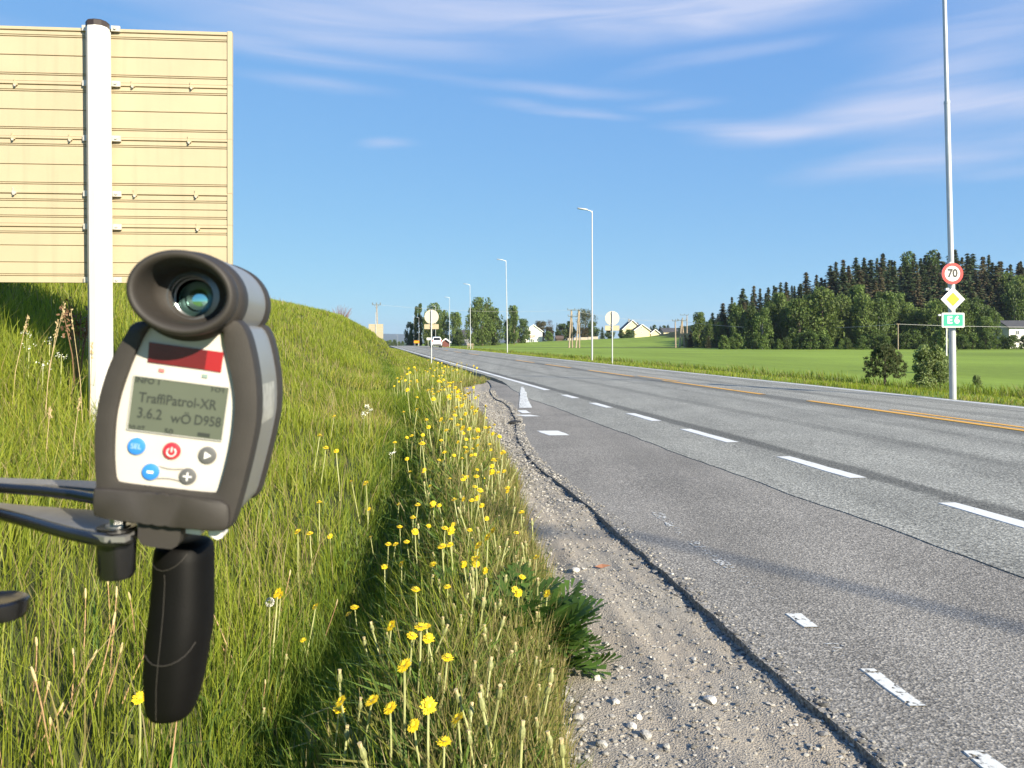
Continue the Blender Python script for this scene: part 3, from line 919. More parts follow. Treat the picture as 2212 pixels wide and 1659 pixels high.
MB().loft([lnl(.0215, -.0005), lnl(.0158, -.0015), lnl(.0155, .003), lnl(.0148, .0034), lnl(.0145, .010), lnl(.0135, .0105)], cap0=False, cap1=False).build('eyepiece_ring', MINR, gun, go, angle=40)
m, nt, b = new_mat('coated_lens')
b.inputs['Base Color'].default_value = (.42, .74, .66, 1); b.inputs['Metallic'].default_value = 1.0; b.inputs['Roughness'].default_value = .06
c = D2(413, 641, 0)
tiltn = EX * .18 - EY * .10
lens = MB(); L_ = []
for rr, dd in ((.0140, .0112), (.0128, .0102), (.0105, .0087), (.0075, .0074), (.0043, .0065), (.0012, .0062)):
    t = np.arange(40) * 2 * math.pi / 40
    L_.append([c + EX * rr * math.cos(a) + EY * rr * math.sin(a) + AX * (dd + .30 * rr * (-.55 * math.cos(a) + .35 * math.sin(a)) * .9) for a in t])
lens.loft(L_, cap0=True).build('lens', m, gun, go, angle=80)
# displays and lamps on the face
def quad(pts, d, th=.0012):
    a = [D(x, y, d) for x, y in pts]
    return MB().prism(a, AX * th)
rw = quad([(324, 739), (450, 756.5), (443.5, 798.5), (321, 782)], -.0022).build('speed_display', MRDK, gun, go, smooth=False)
quad([(450, 756.5), (484.5, 761), (478.5, 804), (443.5, 798.5)], -.0023).build('display_sunlit_end', MRED, rw, go, smooth=False)  # end of the same window, sunlit look painted as a brighter red
for (u, v), mt in (((350.6, 799.8), mat('led_red', (.45, .16, .15), .3)), ((444, 812), mat('led_green', (.22, .30, .27), .3))):
    quad([(u - 5.2, v - 4.3), (u + 5.8, v - 2.9), (u + 5.2, v + 4.3), (u - 5.8, v + 2.9)], -.0022).build('indicator_lamp', mt, gun, go, smooth=False)
lcd = quad([(291.6, 810.8), (496.3, 837.4), (480, 952.3), (276.4, 927)], -.0018).build('lcd_screen', MLCD, gun, go, smooth=False)
MBZ = mat('lcd_bezel', (.42, .41, .37), .5)
q = MB()
cs = [(291.6, 810.8), (496.3, 837.4), (480, 952.3), (276.4, 927)]
for i in range(4):
    q.tube([D(*cs[i], -.0022), D(*cs[(i + 1) % 4], -.0022)], .0004, 5)
q.build('lcd_bezel', MBZ, lcd, go)
pxm = .56 / F
def lcd_text(body, cu, cv, size, d=-.0022, mt=MINK, parent=lcd, nm='lettering', sx=1.0, bold=0.0):
    vs, fs = text_geo(body, size * pxm, bold * pxm)
    c = D(cu, cv, d)
    return MB().add([c + EX * v[0] * sx + EY * v[1] for v in vs], fs).build(nm, mt, parent, go, smooth=False)
lcd_text('TraffiPatrol-XR', 386, 867, 30, sx=.86, bold=.35)
lcd_text('3.6.2', 325, 894, 31, sx=.86, bold=.35)
lcd_text('wÖ', 393, 905, 29, sx=.95, bold=.35)
lcd_text('D958', 450, 910, 30, sx=.84, bold=.35)
lcd_text('INFO 1', 322, 823, 17, sx=1.0, bold=.4)
lcd_text('I·O·I', 472, 842, 15, sx=1.0, bold=.4)
lcd_text('20.07.', 298, 925, 17, sx=.9, bold=.4)
lcd_text('50', 366, 932, 17, sx=1.1, bold=.4)
quad([(429, 933), (455, 936.4), (454, 944.5), (428, 941)], -.0022, .0003).build('battery_icon', MINK, lcd, go, smooth=False)
def button(u, v, r, mt, name='button'):
    c = D(u, v, 0)
    t = np.arange(36) * 2 * math.pi / 36
    def lp(k, d): return [c + AX * d + (EX * math.cos(a) + EY * math.sin(a)) * r * pxm * k for a in t]
    bt = MB().loft([lp(1.0, .001), lp(1.0, -.0018), lp(.93, -.0028), lp(.80, -.0031)]).build(name, mt, gun, go, angle=30)
    MB().loft([lp(1.10, .0004), lp(1.10, -.0014), lp(1.0, -.0016)], cap0=False, cap1=False).build('button_rim', mat('button_rim', (.45, .42, .38), .5), bt, go)
    return bt
bt = button(297, 963.3, 18.5, MBLU)
lcd_text('SEL', 297, 963.3, 15.5, -.0034, mat('print_pale_blue', (.36, .52, .80), .5), bt)
bt = button(372.8, 973.2, 18.5, MRBT)
c = D(372.8, 975.2, -.0034)
arc = [c + (EX * math.cos(a) + EY * math.sin(a)) * 9.0 * pxm for a in np.linspace(R(125), R(415), 22)]
q = MB(); q.tube(arc, 1.9 * pxm, 6)
q.tube([c, c + EY * 11 * pxm], 1.9 * pxm, 6)
q.build('power_symbol', mat('print_pale_red', (.78, .52, .50), .5), bt, go)
bt = button(449.5, 982.8, 18.8, MGBT)
c = D(449.5, 982.8, -.0034)
MB().prism([c + (EX * a + EY * b_) * pxm for a, b_ in ((-5.5, 8.0), (9, 0), (-5.5, -8.0))], AX * .0003).build('arrow_symbol', MSYM, bt, go, smooth=False)
bt = button(327.2, 1018.3, 18, MBLU)
c = D(327.2, 1018.3, -.0034)
MB().prism([c + (EX * a + EY * b_) * pxm for a, b_ in ((-6.5, 2.6), (6.5, 2.6), (6.5, -2.6), (-6.5, -2.6))], AX * .0003).build('minus_symbol', MSYM, bt, go, smooth=False)
bt = button(407, 1028, 17.8, MGBT)
c = D(407, 1028, -.0034)
q = MB()
for w, h, dd in ((9, 1.5, 0), (1.5, 9, .00015)):
    q.prism([c - AX * dd + (EX * a + EY * b_) * pxm for a, b_ in ((-w, h), (w, h), (w, -h), (-w, -h))], AX * .0003)
q.build('plus_symbol', MSYM, bt, go, smooth=False)
q = MB()
for sg_ in (1, -1):
    pts = []
    for t in np.linspace(0, 1, 14):
        u = lerp(327.2, 407, t); v = lerp(1018.3, 1028, t)
        off = 18 - 7.5 * math.sin(math.pi * t) ** .8
        p_ = D(u, v, -.0010) + EY * sg_ * off * pxm
        pts.append(p_)
    q.tube(pts, 1.7 * pxm, 6)
q.build('rocker_outline', mat('rocker_line', (.20, .185, .165), .5), gun, go)
# base block under the face
BL = chaikin([(211, 1046), (235, 1050), (360, 1062), (470, 1074), (497, 1079), (501, 1100), (500, 1130), (490, 1144), (470, 1143), (350, 1130), (240, 1117), (214, 1112), (209, 1100), (210, 1065)], 2)
cb_ = np.array((355., 1097.)); pb = polar(BL, cb_, 80)
def rb(d, k=1.0):
    return [D(*(cb_ + (p - cb_) * np.array((lerp(1, k, .4), k))), d) for p in pb]
MB().loft([rb(.02, 1), rb(-.005, 1), rb(-.0085, .975), rb(-.0095, .90)]).build('base_block', MRUB, gun, go, angle=45)
# mount under the body, latch and white clips
def slab(pts, d0, d1, name, mt, parent=gun, ang=40):
    return MB().loft([[D(x, y, d0) for x, y in pts], [D(x, y, d1) for x, y in pts]]).build(name, mt, parent, go, angle=ang)
slab([(301, 1120), (392, 1130), (390, 1165), (384, 1178), (372, 1185), (325, 1180), (306, 1174), (299, 1160)], -.002, .05, 'mount_block', MRUB)
slab([(398, 1136), (431, 1140), (430, 1159), (398, 1155)], .004, .020, 'latch', MCLR)
slab([(448, 1138), (478, 1141), (477, 1165), (466, 1169), (448, 1160)], .004, .024, 'latch', MCLR)
slab([(392, 1130), (480, 1141), (470, 1150), (395, 1148)], .016, .10, 'base_rail', MRUB)
# pistol grip
hz = [(1164, 358, 432), (1170, 347, 448), (1180, 341, 456), (1203, 338, 457.5), (1257, 336, 457), (1300, 332, 457), (1337, 328, 456), (1370, 324, 453), (1391, 321.5, 449), (1417, 320, 444.5), (1457, 319, 438), (1484, 319.3, 432), (1511, 320.5, 424.5), (1530, 323.5, 418), (1541, 330, 411), (1547, 344, 398)]
GYd = .60
grip = MB(); Lg = []
for v, a_, b_ in hz:
    c = P((a_ + b_) / 2, v, GYd + .012 + (v - 1300) / 400 * -.012); w = (b_ - a_) / 2 * GYd / F
    t = np.arange(40) * 2 * math.pi / 40
    dp = w * 1.25
    Lg.append([c + np.array((w * np.sign(math.cos(x)) * abs(math.cos(x)) ** .8, dp * .9 * np.sign(math.sin(x)) * abs(math.sin(x)) ** .85, 0)) for x in t])
gr_ob = grip.loft(Lg).build('grip', MHND, gun, go, angle=50)
def grip_pt(u, v, out=.0006):
    vs_ = [h[0] for h in hz]
    a_ = np.interp(v, vs_, [h[1] for h in hz]); b_ = np.interp(v, vs_, [h[2] for h in hz])
    Yc = GYd + .012 + (v - 1300) / 400 * -.012
    w = (b_ - a_) / 2 * GYd / F
    k = np.clip((u - (a_ + b_) / 2) / ((b_ - a_) / 2), -.995, .995)
    ct = abs(k) ** 1.25; st = math.sqrt(max(0, 1 - ct * ct))
    x = (( (a_ + b_) / 2) - U0) / F * Yc + w * k
    z = CZ + (VH - v) / F * Yc
    return np.array((x, Yc - w * 1.25 * .9 * st ** .85 - out, z))
MB().tube([grip_pt(u, v) for u, v in ((385, 1222), (386, 1240), (384, 1300), (381, 1340), (377, 1380), (372, 1420), (368, 1460), (365, 1500), (362, 1530))], .00030, 5).build('mould_seam', MLIN, gr_ob, go)
MB().tube([grip_pt(u, v) for u, v in ((340, 1392), (350, 1401), (362, 1407), (374, 1409), (386, 1409), (400, 1406), (414, 1400), (426, 1392), (436, 1380), (443, 1368))], .00038, 5).build('mould_seam', MLIN, gr_ob, go)
MB().tube([grip_pt(u, v) for u, v in ((342, 1196), (352, 1206), (366, 1212), (380, 1214), (394, 1211), (408, 1204), (420, 1194), (430, 1180))], .00035, 5).build('mould_seam', MLIN, gr_ob, go)

# ---------------------------------------------------------------- stand that carries it
MBT = mat('stand_black_paint', (.008, .008, .008), .26, var=.1, scale=60, spec=.6)
MPL = mat('stand_grey_plate', (.20, .195, .185), .42, .3, var=.12, scale=60)
gx, gy = -.50, .63
gzv = float(ground(gx, gy))
stn = thing('tripod_stand', 'black tube bracket and stand holding the speed gun from the side', 'stand', (gx, gy, gzv))
so2 = np.array(stn.location)
def HP(u, v, z):
    Y = F * (CZ - z) / (v - VH); return np.array(((u - U0) / F * Y, Y, z))
ZA, ZB = 1.162, 1.176
near = [HP(-260, 1040, ZA), HP(-60, 1080, ZA), HP(60, 1092, ZA), HP(150, 1098, ZA), HP(222, 1103, ZA), HP(268, 1118, ZA), HP(290, 1134, ZA), HP(290, 1150, ZA), HP(270, 1160, ZA), HP(225, 1160, ZA), HP(150, 1143, ZA), HP(60, 1115, ZA), HP(-60, 1085, ZA), HP(-260, 1048, ZA)]
MB().prism(near, (0, 0, -.004)).build('arm_plate', MPL, stn, so2, smooth=False)
MB().tube([HP(-270, 1055, ZA - .003), HP(-60, 1094, ZA - .004), HP(60, 1126, ZA - .004), HP(150, 1152, ZA - .004), HP(205, 1164, ZA - .004), HP(245, 1169, ZA - .004), HP(274, 1165, ZA - .004), HP(289, 1153, ZA - .004), HP(290, 1138, ZA - .004)], .0048, 12).build('arm_tube', MBT, stn, so2, angle=60)
MB().tube([HP(-260, 1058, ZB), HP(-120, 1049, ZB), HP(-40, 1051, ZB), (HP(94, 1061, ZB)), HP(160, 1069, ZB), HP(225, 1081, ZB)], .0044, 12).build('arm_tube', MBT, stn, so2, angle=60)
MB().prism([HP(-200, 1030, ZB + .004), HP(0, 1032, ZB + .004), HP(240, 1040, ZB + .004), HP(240, 1058, ZB + .004), HP(94, 1046, ZB + .004), HP(-200, 1040, ZB + .004)], (0, 0, -.003)).build('arm_plate', MPL, stn, so2, smooth=False)
c = HP(252, 1148, ZA - .002)
MB().tube([c + (0, 0, .004), c + (0, 0, -.008), c + (0, 0, -.030), c + (0, 0, -.0335)], [.0136, .0136, .0128, .011], 28).build('clamp_knob', MBT, stn, so2, angle=40)
c = HP(255, 1142, ZA)
MB().tube([c, c + (0, 0, .003)], .0085, 20).build('washer', MMTL, stn, so2)
MB().tube([c + (0, 0, .002), c + (0, 0, .0075)], .0055, 6).build('bolt', MMTL, stn, so2, smooth=False)
c = P(-12, 1306, .56)
pad_pts = np.arange(36) * 2 * math.pi / 36
MB().loft([[c + np.array((.0225 * math.cos(a), .018 * math.sin(a), z)) * k for a in pad_pts] if False else [c + np.array((.0225 * k * math.cos(a), .020 * k * math.sin(a), z)) for a in pad_pts] for k, z in ((.90, -.009), (1.0, -.005), (1.0, .003), (.9, .0045), (.6, .0030))]).build('lever_pad', MBT, stn, so2, angle=50)
pc = np.array((gx, gy, 0))
MB().tube([c + (-.015, 0, -.001), pc + (0, 0, c[2] - .001)], .005, 10).build('lever', MBT, stn, so2)
MB().tube([pc + (0, 0, gzv + .45), pc + (0, 0, 1.19)], .014, 20).build('pole', MBT, stn, so2)
MB().tube([pc + (0, 0, gzv + .40), pc + (0, 0, gzv + .52)], .024, 20).build('collar', MBT, stn, so2)
MB().tube([pc + (0, 0, 1.15), pc + (0, 0, 1.20)], .026, 20).build('pole_head', MBT, stn, so2)
for k in range(3):
    a = R(95 + 120 * k)
    e_ = np.array((gx + .30 * math.cos(a), gy + .30 * math.sin(a), 0)); e_[2] = float(ground(e_[0], e_[1])) - .01
    MB().tube([pc + (.02 * math.cos(a), .02 * math.sin(a), gzv + .47), e_], [.009, .007], 10).build('leg', MBT, stn, so2)

# ---------------------------------------------------------------- grass
def blades(X, Y, Z, H, Wd, az, lean, colb, colt, bend=.5):
    """ribbons of three faces: base pair, middle pair, tip"""
    n = len(X)
    fa = rng.uniform(0, math.pi, n)
    dx, dy = np.cos(fa) * Wd / 2, np.sin(fa) * Wd / 2
    lx, ly = np.cos(az) * lean * H, np.sin(az) * lean * H
    V = np.empty((n, 5, 3), np.float32)
    V[:, 0] = np.stack([X - dx, Y - dy, Z], 1); V[:, 1] = np.stack([X + dx, Y + dy, Z], 1)
    mx, my = X + lx * .33, Y + ly * .33; mz = Z + H * .56
    V[:, 2] = np.stack([mx + dx * .8, my + dy * .8, mz], 1); V[:, 3] = np.stack([mx - dx * .8, my - dy * .8, mz], 1)
    V[:, 4] = np.stack([X + lx, Y + ly, Z + H * np.sqrt(np.clip(1 - (lean * bend) ** 2, .1, 1))], 1)
    o = (np.arange(n) * 5)[:, None]
    T = np.concatenate([o + np.array([0, 1, 2]), o + np.array([0, 2, 3]), o + np.array([3, 2, 4])], 1).reshape(-1, 3)
    C = np.empty((n, 5, 3), np.float32)
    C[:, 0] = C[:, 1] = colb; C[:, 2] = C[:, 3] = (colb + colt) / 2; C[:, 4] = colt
    return V.reshape(-1, 3), T, C.reshape(-1, 3)
MGRASS = leaf_mat('grass_blade', trans=.52, rough=.5)
GREENS = np.array([(.255, .31, .034), (.33, .37, .040), (.16, .225, .032), (.39, .39, .055), (.46, .40, .11)])
STRAW = np.array([(.36, .29, .12), (.30, .25, .11), (.42, .34, .17)])
def colours(n, X, Y, straw=.06, lush=0.0):
    k = rng.random(n)
    w = .5 + .42 * N2(X * .9, Y * .9) + .28 * N3(X * .25, Y * .25) + .2 * N1(X * 3.1, Y * 3.1)
    i = np.clip((w * 2.4 + rng.normal(0, .9, n)), 0, 4).astype(int)
    c = GREENS[i] * rng.uniform(.8, 1.2, (n, 1))
    st = k < np.broadcast_to(straw, (n,))
    c[st] = STRAW[rng.integers(0, 3, st.sum())]
    c = c * (1 - lush) + np.array((.07, .15, .022)) * lush
    return c.astype(np.float32)
def field_of_grass(name, label, dens, ylo, yhi, s_of, hfun, wfun, straw, lush=0.0, leanb=.35, cap=400000, zoff=-.02):
    """dens(Y) blades per m2 between s_of(Y) bounds"""
    yy = np.geomspace(ylo, yhi, 120)
    lo, hi = s_of(yy)
    cnt = dens(yy) * np.maximum(hi - lo, 0)
    cum = np.concatenate([[0], np.cumsum((cnt[1:] + cnt[:-1]) / 2 * np.diff(yy))])
    n = int(min(cum[-1], cap))
    Y = np.interp(rng.random(n) * cum[-1], cum, yy)
    lo, hi = s_of(Y)
    s = lo + (hi - lo) * rng.random(n)
    X = s - SK * Y
    keep = rng.random(n) < np.clip(.75 + .35 * N4(X * 2.1, Y * 2.1), .25, 1) * np.where((s > ditch_s(Y) + .15) & (Y < 15) & (s < 4), .55, 1)
    X, Y, s = X[keep], Y[keep], s[keep]; n = len(X)
    Z = ground(X, Y) + zoff
    H = hfun(s, Y) * rng.uniform(.55, 1.25, n) * np.clip(1 + .28 * N1(X * 1.3, Y * 1.3), .4, 1.7)
    az = 1.6 * N2(X * .7, Y * .7) + rng.normal(0, 1.1, n) + R(150)
    lean = np.clip(rng.normal(leanb, .22, n) + .12 * N3(X, Y), .02, 1.1)
    ct = colours(n, X, Y, straw(s, Y) if callable(straw) else straw, lush)
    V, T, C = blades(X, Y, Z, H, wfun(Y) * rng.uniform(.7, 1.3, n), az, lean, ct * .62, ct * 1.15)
    o = np_mesh(name, V, T, MGRASS, C, smooth=True)
    return tag(o, label, 'grass', kind='stuff')
def bank_range(Y):
    return np.maximum(-15.0, -.60 * Y - 1.6), grass_edge(Y) - .02
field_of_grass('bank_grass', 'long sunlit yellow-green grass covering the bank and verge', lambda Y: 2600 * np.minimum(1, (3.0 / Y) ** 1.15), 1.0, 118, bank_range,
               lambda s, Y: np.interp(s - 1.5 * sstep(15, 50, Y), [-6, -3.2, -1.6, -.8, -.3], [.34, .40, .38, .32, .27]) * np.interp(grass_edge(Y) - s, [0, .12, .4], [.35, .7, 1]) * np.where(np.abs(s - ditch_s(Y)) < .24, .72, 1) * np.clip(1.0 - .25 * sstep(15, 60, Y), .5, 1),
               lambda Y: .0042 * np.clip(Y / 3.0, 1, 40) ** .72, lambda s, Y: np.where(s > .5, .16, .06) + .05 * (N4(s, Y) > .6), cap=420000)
field_of_grass('shade_tinted_ditch_grass', 'dense grass in the shallow ditch below the bank, tinted dark green for shade', lambda Y: 2400 * np.minimum(1, (3.2 / Y) ** 1.1), 1.3, 40, lambda Y: (ditch_s(Y) - .30, np.minimum(ditch_s(Y) + .30, grass_edge(Y))),
               lambda s, Y: .25 + 0 * s, lambda Y: .0048 * np.clip(Y / 3.0, 1, 20) ** .7, .02, .6, cap=60000)  # blades mixed toward dark green, the ditch's shade put into their colour
# the far verge and the ditch along the field
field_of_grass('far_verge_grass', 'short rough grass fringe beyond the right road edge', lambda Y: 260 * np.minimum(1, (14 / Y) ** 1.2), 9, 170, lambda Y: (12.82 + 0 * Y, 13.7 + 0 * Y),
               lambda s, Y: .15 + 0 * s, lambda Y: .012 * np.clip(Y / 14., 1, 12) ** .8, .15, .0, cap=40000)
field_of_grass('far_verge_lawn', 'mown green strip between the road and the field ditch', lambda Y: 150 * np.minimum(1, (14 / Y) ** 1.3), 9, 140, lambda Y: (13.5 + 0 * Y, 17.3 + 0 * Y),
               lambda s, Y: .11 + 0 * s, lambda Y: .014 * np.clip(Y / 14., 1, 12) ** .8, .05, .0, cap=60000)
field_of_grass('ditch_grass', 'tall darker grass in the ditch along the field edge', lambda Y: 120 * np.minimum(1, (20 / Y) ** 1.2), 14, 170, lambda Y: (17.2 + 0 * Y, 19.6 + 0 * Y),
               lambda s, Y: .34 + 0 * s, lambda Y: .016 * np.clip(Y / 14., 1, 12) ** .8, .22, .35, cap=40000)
# straw stems and seed heads standing out of the bank grass
n = 9000
Y = 2.0 * (45 / 2.0) ** rng.random(n)
s = np.maximum(-9, -.55 * Y - 1) + (ditch_s(Y) - .2 - np.maximum(-9, -.55 * Y - 1)) * rng.random(n)
X = s - SK * Y
kk = (N2(X * .8, Y * .8) + .6 * rng.normal(0, 1, n)) > .25
X, Y, s = X[kk], Y[kk], s[kk]; n = len(X)
ct = STRAW[rng.integers(0, 3, n)] * rng.uniform(.7, 1.2, (n, 1))
V, T, C = blades(X, Y, ground(X, Y) - .01, rng.uniform(.25, .55, n), rng.uniform(.003, .006, n) * np.clip(Y / 4, 1, 5), rng.uniform(0, 6.28, n), rng.uniform(.05, .7, n), ct, ct * 1.1, .6)
tag(np_mesh('straw_stems', V, T, MGRASS, C, smooth=True), 'pale straw stems standing out of the bank grass', 'grass', kind='stuff')
# broad leaves of the verge plants
n = 30000
Y = 1.3 * (26 / 1.3) ** rng.random(n)
s = grass_edge(Y) - .05 - np.abs(rng.normal(0, .42, n)) - .05
X = s - SK * Y
ct = np.array((.115, .185, .036)) * rng.uniform(.6, 1.6, (n, 1)); st = rng.random(n) < .2; ct[st] = (.27, .26, .08)
V, T, C = blades(X, Y, ground(X, Y) - .01, rng.uniform(.06, .25, n) * np.interp(grass_edge(Y) - s, [0, .15, .4], [.45, .8, 1]), rng.uniform(.010, .030, n) * np.clip(Y / 5, 1, 2.0), rng.uniform(0, 6.28, n), rng.uniform(.3, 1.2, n), ct * .8, ct * 1.1, .7)
tag(np_mesh('verge_leaves', V, T, MGRASS, C, smooth=True), 'broad low leaves of weeds along the gravel edge', 'weeds', kind='stuff')
# dead stalk litter in the dandelion strip
n = 22000
Y = 1.4 * (26 / 1.4) ** rng.random(n)
s = grass_edge(Y) - .0 - np.abs(rng.normal(.15, .33, n))
X = s - SK * Y
ct = STRAW[rng.integers(0, 3, n)] * rng.uniform(.7, 1.2, (n, 1)); st = rng.random(n) < .45; ct[st] = np.array((.27, .28, .08)) * rng.uniform(.8, 1.2, (st.sum(), 1))
V, T, C = blades(X, Y, ground(X, Y) - .01, rng.uniform(.10, .30, n), rng.uniform(.004, .007, n) * np.clip(Y / 4, 1, 3.5), rng.uniform(0, 6.28, n), rng.uniform(.05, .5, n), ct, ct, .6)
tag(np_mesh('dead_stalks', V, T, MGRASS, C, smooth=True), 'straw coloured dead stalks standing in the roadside weeds', 'stalks', kind='stuff')

# ---------------------------------------------------------------- dandelions, one by one
MYEL = mat('dandelion_yellow', (.78, .56, .012), .6, var=.12, scale=120)
MSTM = mat('dandelion_stem', (.36, .37, .15), .55, var=.2, scale=30)
MSTB = mat('dandelion_stem_brown', (.40, .25, .13), .55, var=.2, scale=30)
MBUD = mat('dandelion_bud', (.23, .24, .09), .6, var=.3, scale=200)
MTUF = mat('bud_tuft', (.50, .40, .20), .7, var=.2, scale=200)
MPUF = mat('seed_head', (.62, .60, .55), .9, var=.1, scale=200)
def flower_head(h, r, seed):
    q = np.random.default_rng(seed); mb = MB()
    for ringn, (n_, rr, up) in enumerate(((18, 1.0, .10), (14, .72, .32), (9, .42, .48))):
        for k in range(n_):
            a = 6.283 * (k + q.uniform(-.3, .3)) / n_; a2 = a + .22; a1 = a - .22
            R1 = r * rr * q.uniform(.85, 1.1); z1 = h + r * up + q.uniform(-.05, .05) * r
            mb.add([(0, 0, h + r * (.05 + .12 * ringn)), (R1 * .75 * math.cos(a1), R1 * .75 * math.sin(a1), z1 - .04 * r), (R1 * math.cos(a), R1 * math.sin(a), z1), (R1 * .75 * math.cos(a2), R1 * .75 * math.sin(a2), z1 - .04 * r)], [(0, 1, 2, 3)])
    k = 10; mb.add([(0, 0, h + r * .62)] + [(r * .38 * math.cos(6.283 * j / k), r * .38 * math.sin(6.283 * j / k), h + r * .46) for j in range(k)], [(0, 1 + j, 1 + (j + 1) % k) for j in range(k)])
    return mb
def stem_pts(h, q):
    bx, by = q.uniform(-.12, .12, 2) * h
    return [(0, 0, -.03), (bx * .3, by * .3, h * .35), (bx * .8, by * .8, h * .75), (bx, by, h)]
def make_flower(seed):
    q = np.random.default_rng(seed); h = .26
    t = thing('dandelion', 'bright yellow open dandelion flower on a pale stem in the roadside grass', 'dandelion', group='open dandelions along the verge')
    sp = stem_pts(h, q)
    MB().tube(sp, [.0032, .003, .0028, .0028], 6).build('stem', MSTM, t)
    fh = flower_head(0, .0195, seed)
    mb = MB(); ax, ay = q.uniform(-.5, .1), q.uniform(.2, .9)
    M = Matrix.Rotation(ay, 3, 'X') @ Matrix.Rotation(ax, 3, 'Y')
    mb.add([tuple(M @ Vector(p) + Vector(sp[-1])) for p in fh.v], fh.f)
    mb.build('flower_head', MYEL, t, smooth=False)
    cm = MB(); cm.tube([sp[-1], np.array(sp[-1]) + (0, 0, .004)], [.004, .008], 7); cm.tube([np.array(sp[-1]) - (0, 0, .010), sp[-1]], [.003, .0075], 7); cm.build('calyx', MBUD, t)
    return t
def make_bud(seed, brown):
    q = np.random.default_rng(seed); h = .24
    t = thing('faded_dandelion', 'faded dandelion stalk with a closed tufted bud among the weeds' if not brown else 'dry reddish brown dandelion stalk with a bare top in the bank grass', 'dandelion', group='closed dandelions along the verge' if not brown else 'dry stalks on the bank')
    sp = stem_pts(h, q)
    MB().tube(sp, [.0042, .0038, .0034, .0032] if not brown else [.0026, .0023, .002, .0018], 6).build('stem', MSTB if brown else MSTM, t)
    e_ = np.array(sp[-1])
    MB().tube([e_ - (0, 0, .004), e_ + (0, 0, .006), e_ + (0, 0, .018), e_ + (0, 0, .026)], [.004, .0085, .0075, .004] if not brown else [.0024, .0040, .0036, .0022], 8).build('bud', MBUD if not brown else MTUF, t)
    if not brown:
        MB().tube([e_ + (0, 0, .024), e_ + (0, 0, .036)], [.004, .0055], 6).build('tuft', MTUF, t)
    return t
protos = [make_flower(k) for k in range(5)]
used = set()
def put(src_list, s, Y, sc, kz=1.0):
    i = int(rng.integers(0, len(src_list)))
    X = s - SK * Y
    loc = (X, Y, float(ground(X, Y)) - .01)
    off = float(grass_edge(Y)) - s
    rz = rng.uniform(-.6, .6)
    ta = .10 if src_list is protos else .20
    tl = (rng.normal(0, ta), rng.normal(0, ta))
    src = src_list[i]
    if id(src) not in used:
        used.add(id(src)); src.location = loc; src.rotation_euler = (tl[0], tl[1], rz); src.scale = (sc, sc, sc * kz); o = src
    else:
        o = copy_thing(src, loc, rz, (sc, sc, sc * kz), tilt=tl)
    if src_list is protos:
        if off > 1.3: o['label'], o['group'] = 'open yellow dandelion scattered in the bank grass left of the ditch', 'open dandelions on the bank'
        elif Y > 17: o['label'], o['group'] = 'open yellow dandelion in the verge between the gravel end and the round sign', 'open dandelions toward the round sign'
        elif Y < 3.6: o['label'], o['group'] = 'large open yellow dandelion on a pale stem in front of the feathery weed', 'open dandelions before the weed clump'
        else: o['label'], o['group'] = 'open yellow dandelion in the weedy strip along the gravel edge', 'open dandelions along the gravel'
    return o
# the near flowers stand where the photograph shows them; rays meet the ground
def ray_ground(u, v, h=0.0):
    lo_, hi_ = .8, 90.0
    yy = np.geomspace(lo_, hi_, 1500)
    X = (u - U0) / F * yy; z = CZ + (VH - v) / F * yy
    d = z - (ground(X, yy) + h)
    k = np.argmax(d < 0)
    if not (d < 0).any(): return None
    return X[k] + SK * yy[k], yy[k]
FL = [(585, 1345), (595, 1318), (706, 1578), (762, 1566), (778, 1542), (824, 1388), (901, 1432), (902, 1308), (955, 1380), (920, 1379), (874, 1517), (848, 1574), (928, 1580), (925, 1622), (958, 1650), (1008, 1567), (942, 1452), (880, 1395),
      (833, 1209), (866, 1238), (894, 1185), (905, 1190), (955, 1170), (980, 1196), (1005, 1234), (1047, 1205), (1030, 1240), (965, 1215), (870, 1160), (915, 1110), (796, 1087), (690, 1104), (644, 1174), (677, 1177), (720, 1176), (888, 1127), (1062, 1050), (1000, 1100), (1020, 1088), (1072, 1030),
      (712, 920), (735, 1020), (676, 980), (778, 1070), (303, 1545), (690, 1012), (940, 960), (920, 955), (955, 945), (905, 985), (925, 1015), (1010, 1005), (985, 975), (970, 880), (1030, 890), (1000, 870), (880, 905), (925, 925), (890, 1015), (835, 1265), (780, 1330)]
for (u, v) in FL:
    r = ray_ground(u, v, .25)
    if r: put(protos, r[0], r[1], rng.uniform(1.0, 1.25) * np.clip(r[1] / 5, 1, 1.3), rng.uniform(1.0, 1.2))
for k in range(235):
    Y = float(3.2 * (34 / 3.2) ** rng.random() ** .75)
    s = float(grass_edge(Y)) - .1 - abs(rng.normal(0, .45))
    if Y > 17: s = lerp(s, float(grass_edge(Y)) - rng.uniform(.2, 2.2), .7)
    put(protos, s, Y, rng.uniform(.8, 1.15) * np.clip(Y / 6, 1, 1.9), rng.uniform(.85, 1.15))
buds = [make_bud(20 + k, False) for k in range(4)]
for k in range(240):
    Y = float(1.75 * (13 / 1.75) ** rng.random() ** 1.2)
    s = float(grass_edge(Y)) - .06 - abs(rng.normal(.1, .38))
    put(buds, s, Y, rng.uniform(.75, 1.2), rng.uniform(.6, 1.1))
drys = [make_bud(40 + k, True) for k in range(3)]
for (u, v) in [(100, 1480), (155, 1380), (115, 1400), (65, 1440), (20, 1400), (40, 1480), (215, 1390), (190, 1400), (235, 1330), (260, 1360), (300, 1290), (240, 1260), (180, 1300), (20, 1500), (70, 1370), (130, 1520), (345, 1640), (310, 1340), (500, 1300), (560, 1420), (530, 1350), (600, 1240), (690, 1300)]:
    r = ray_ground(u, v, .26)
    if r: put(drys, r[0], r[1], rng.uniform(.9, 1.2), rng.uniform(.7, 1.4))
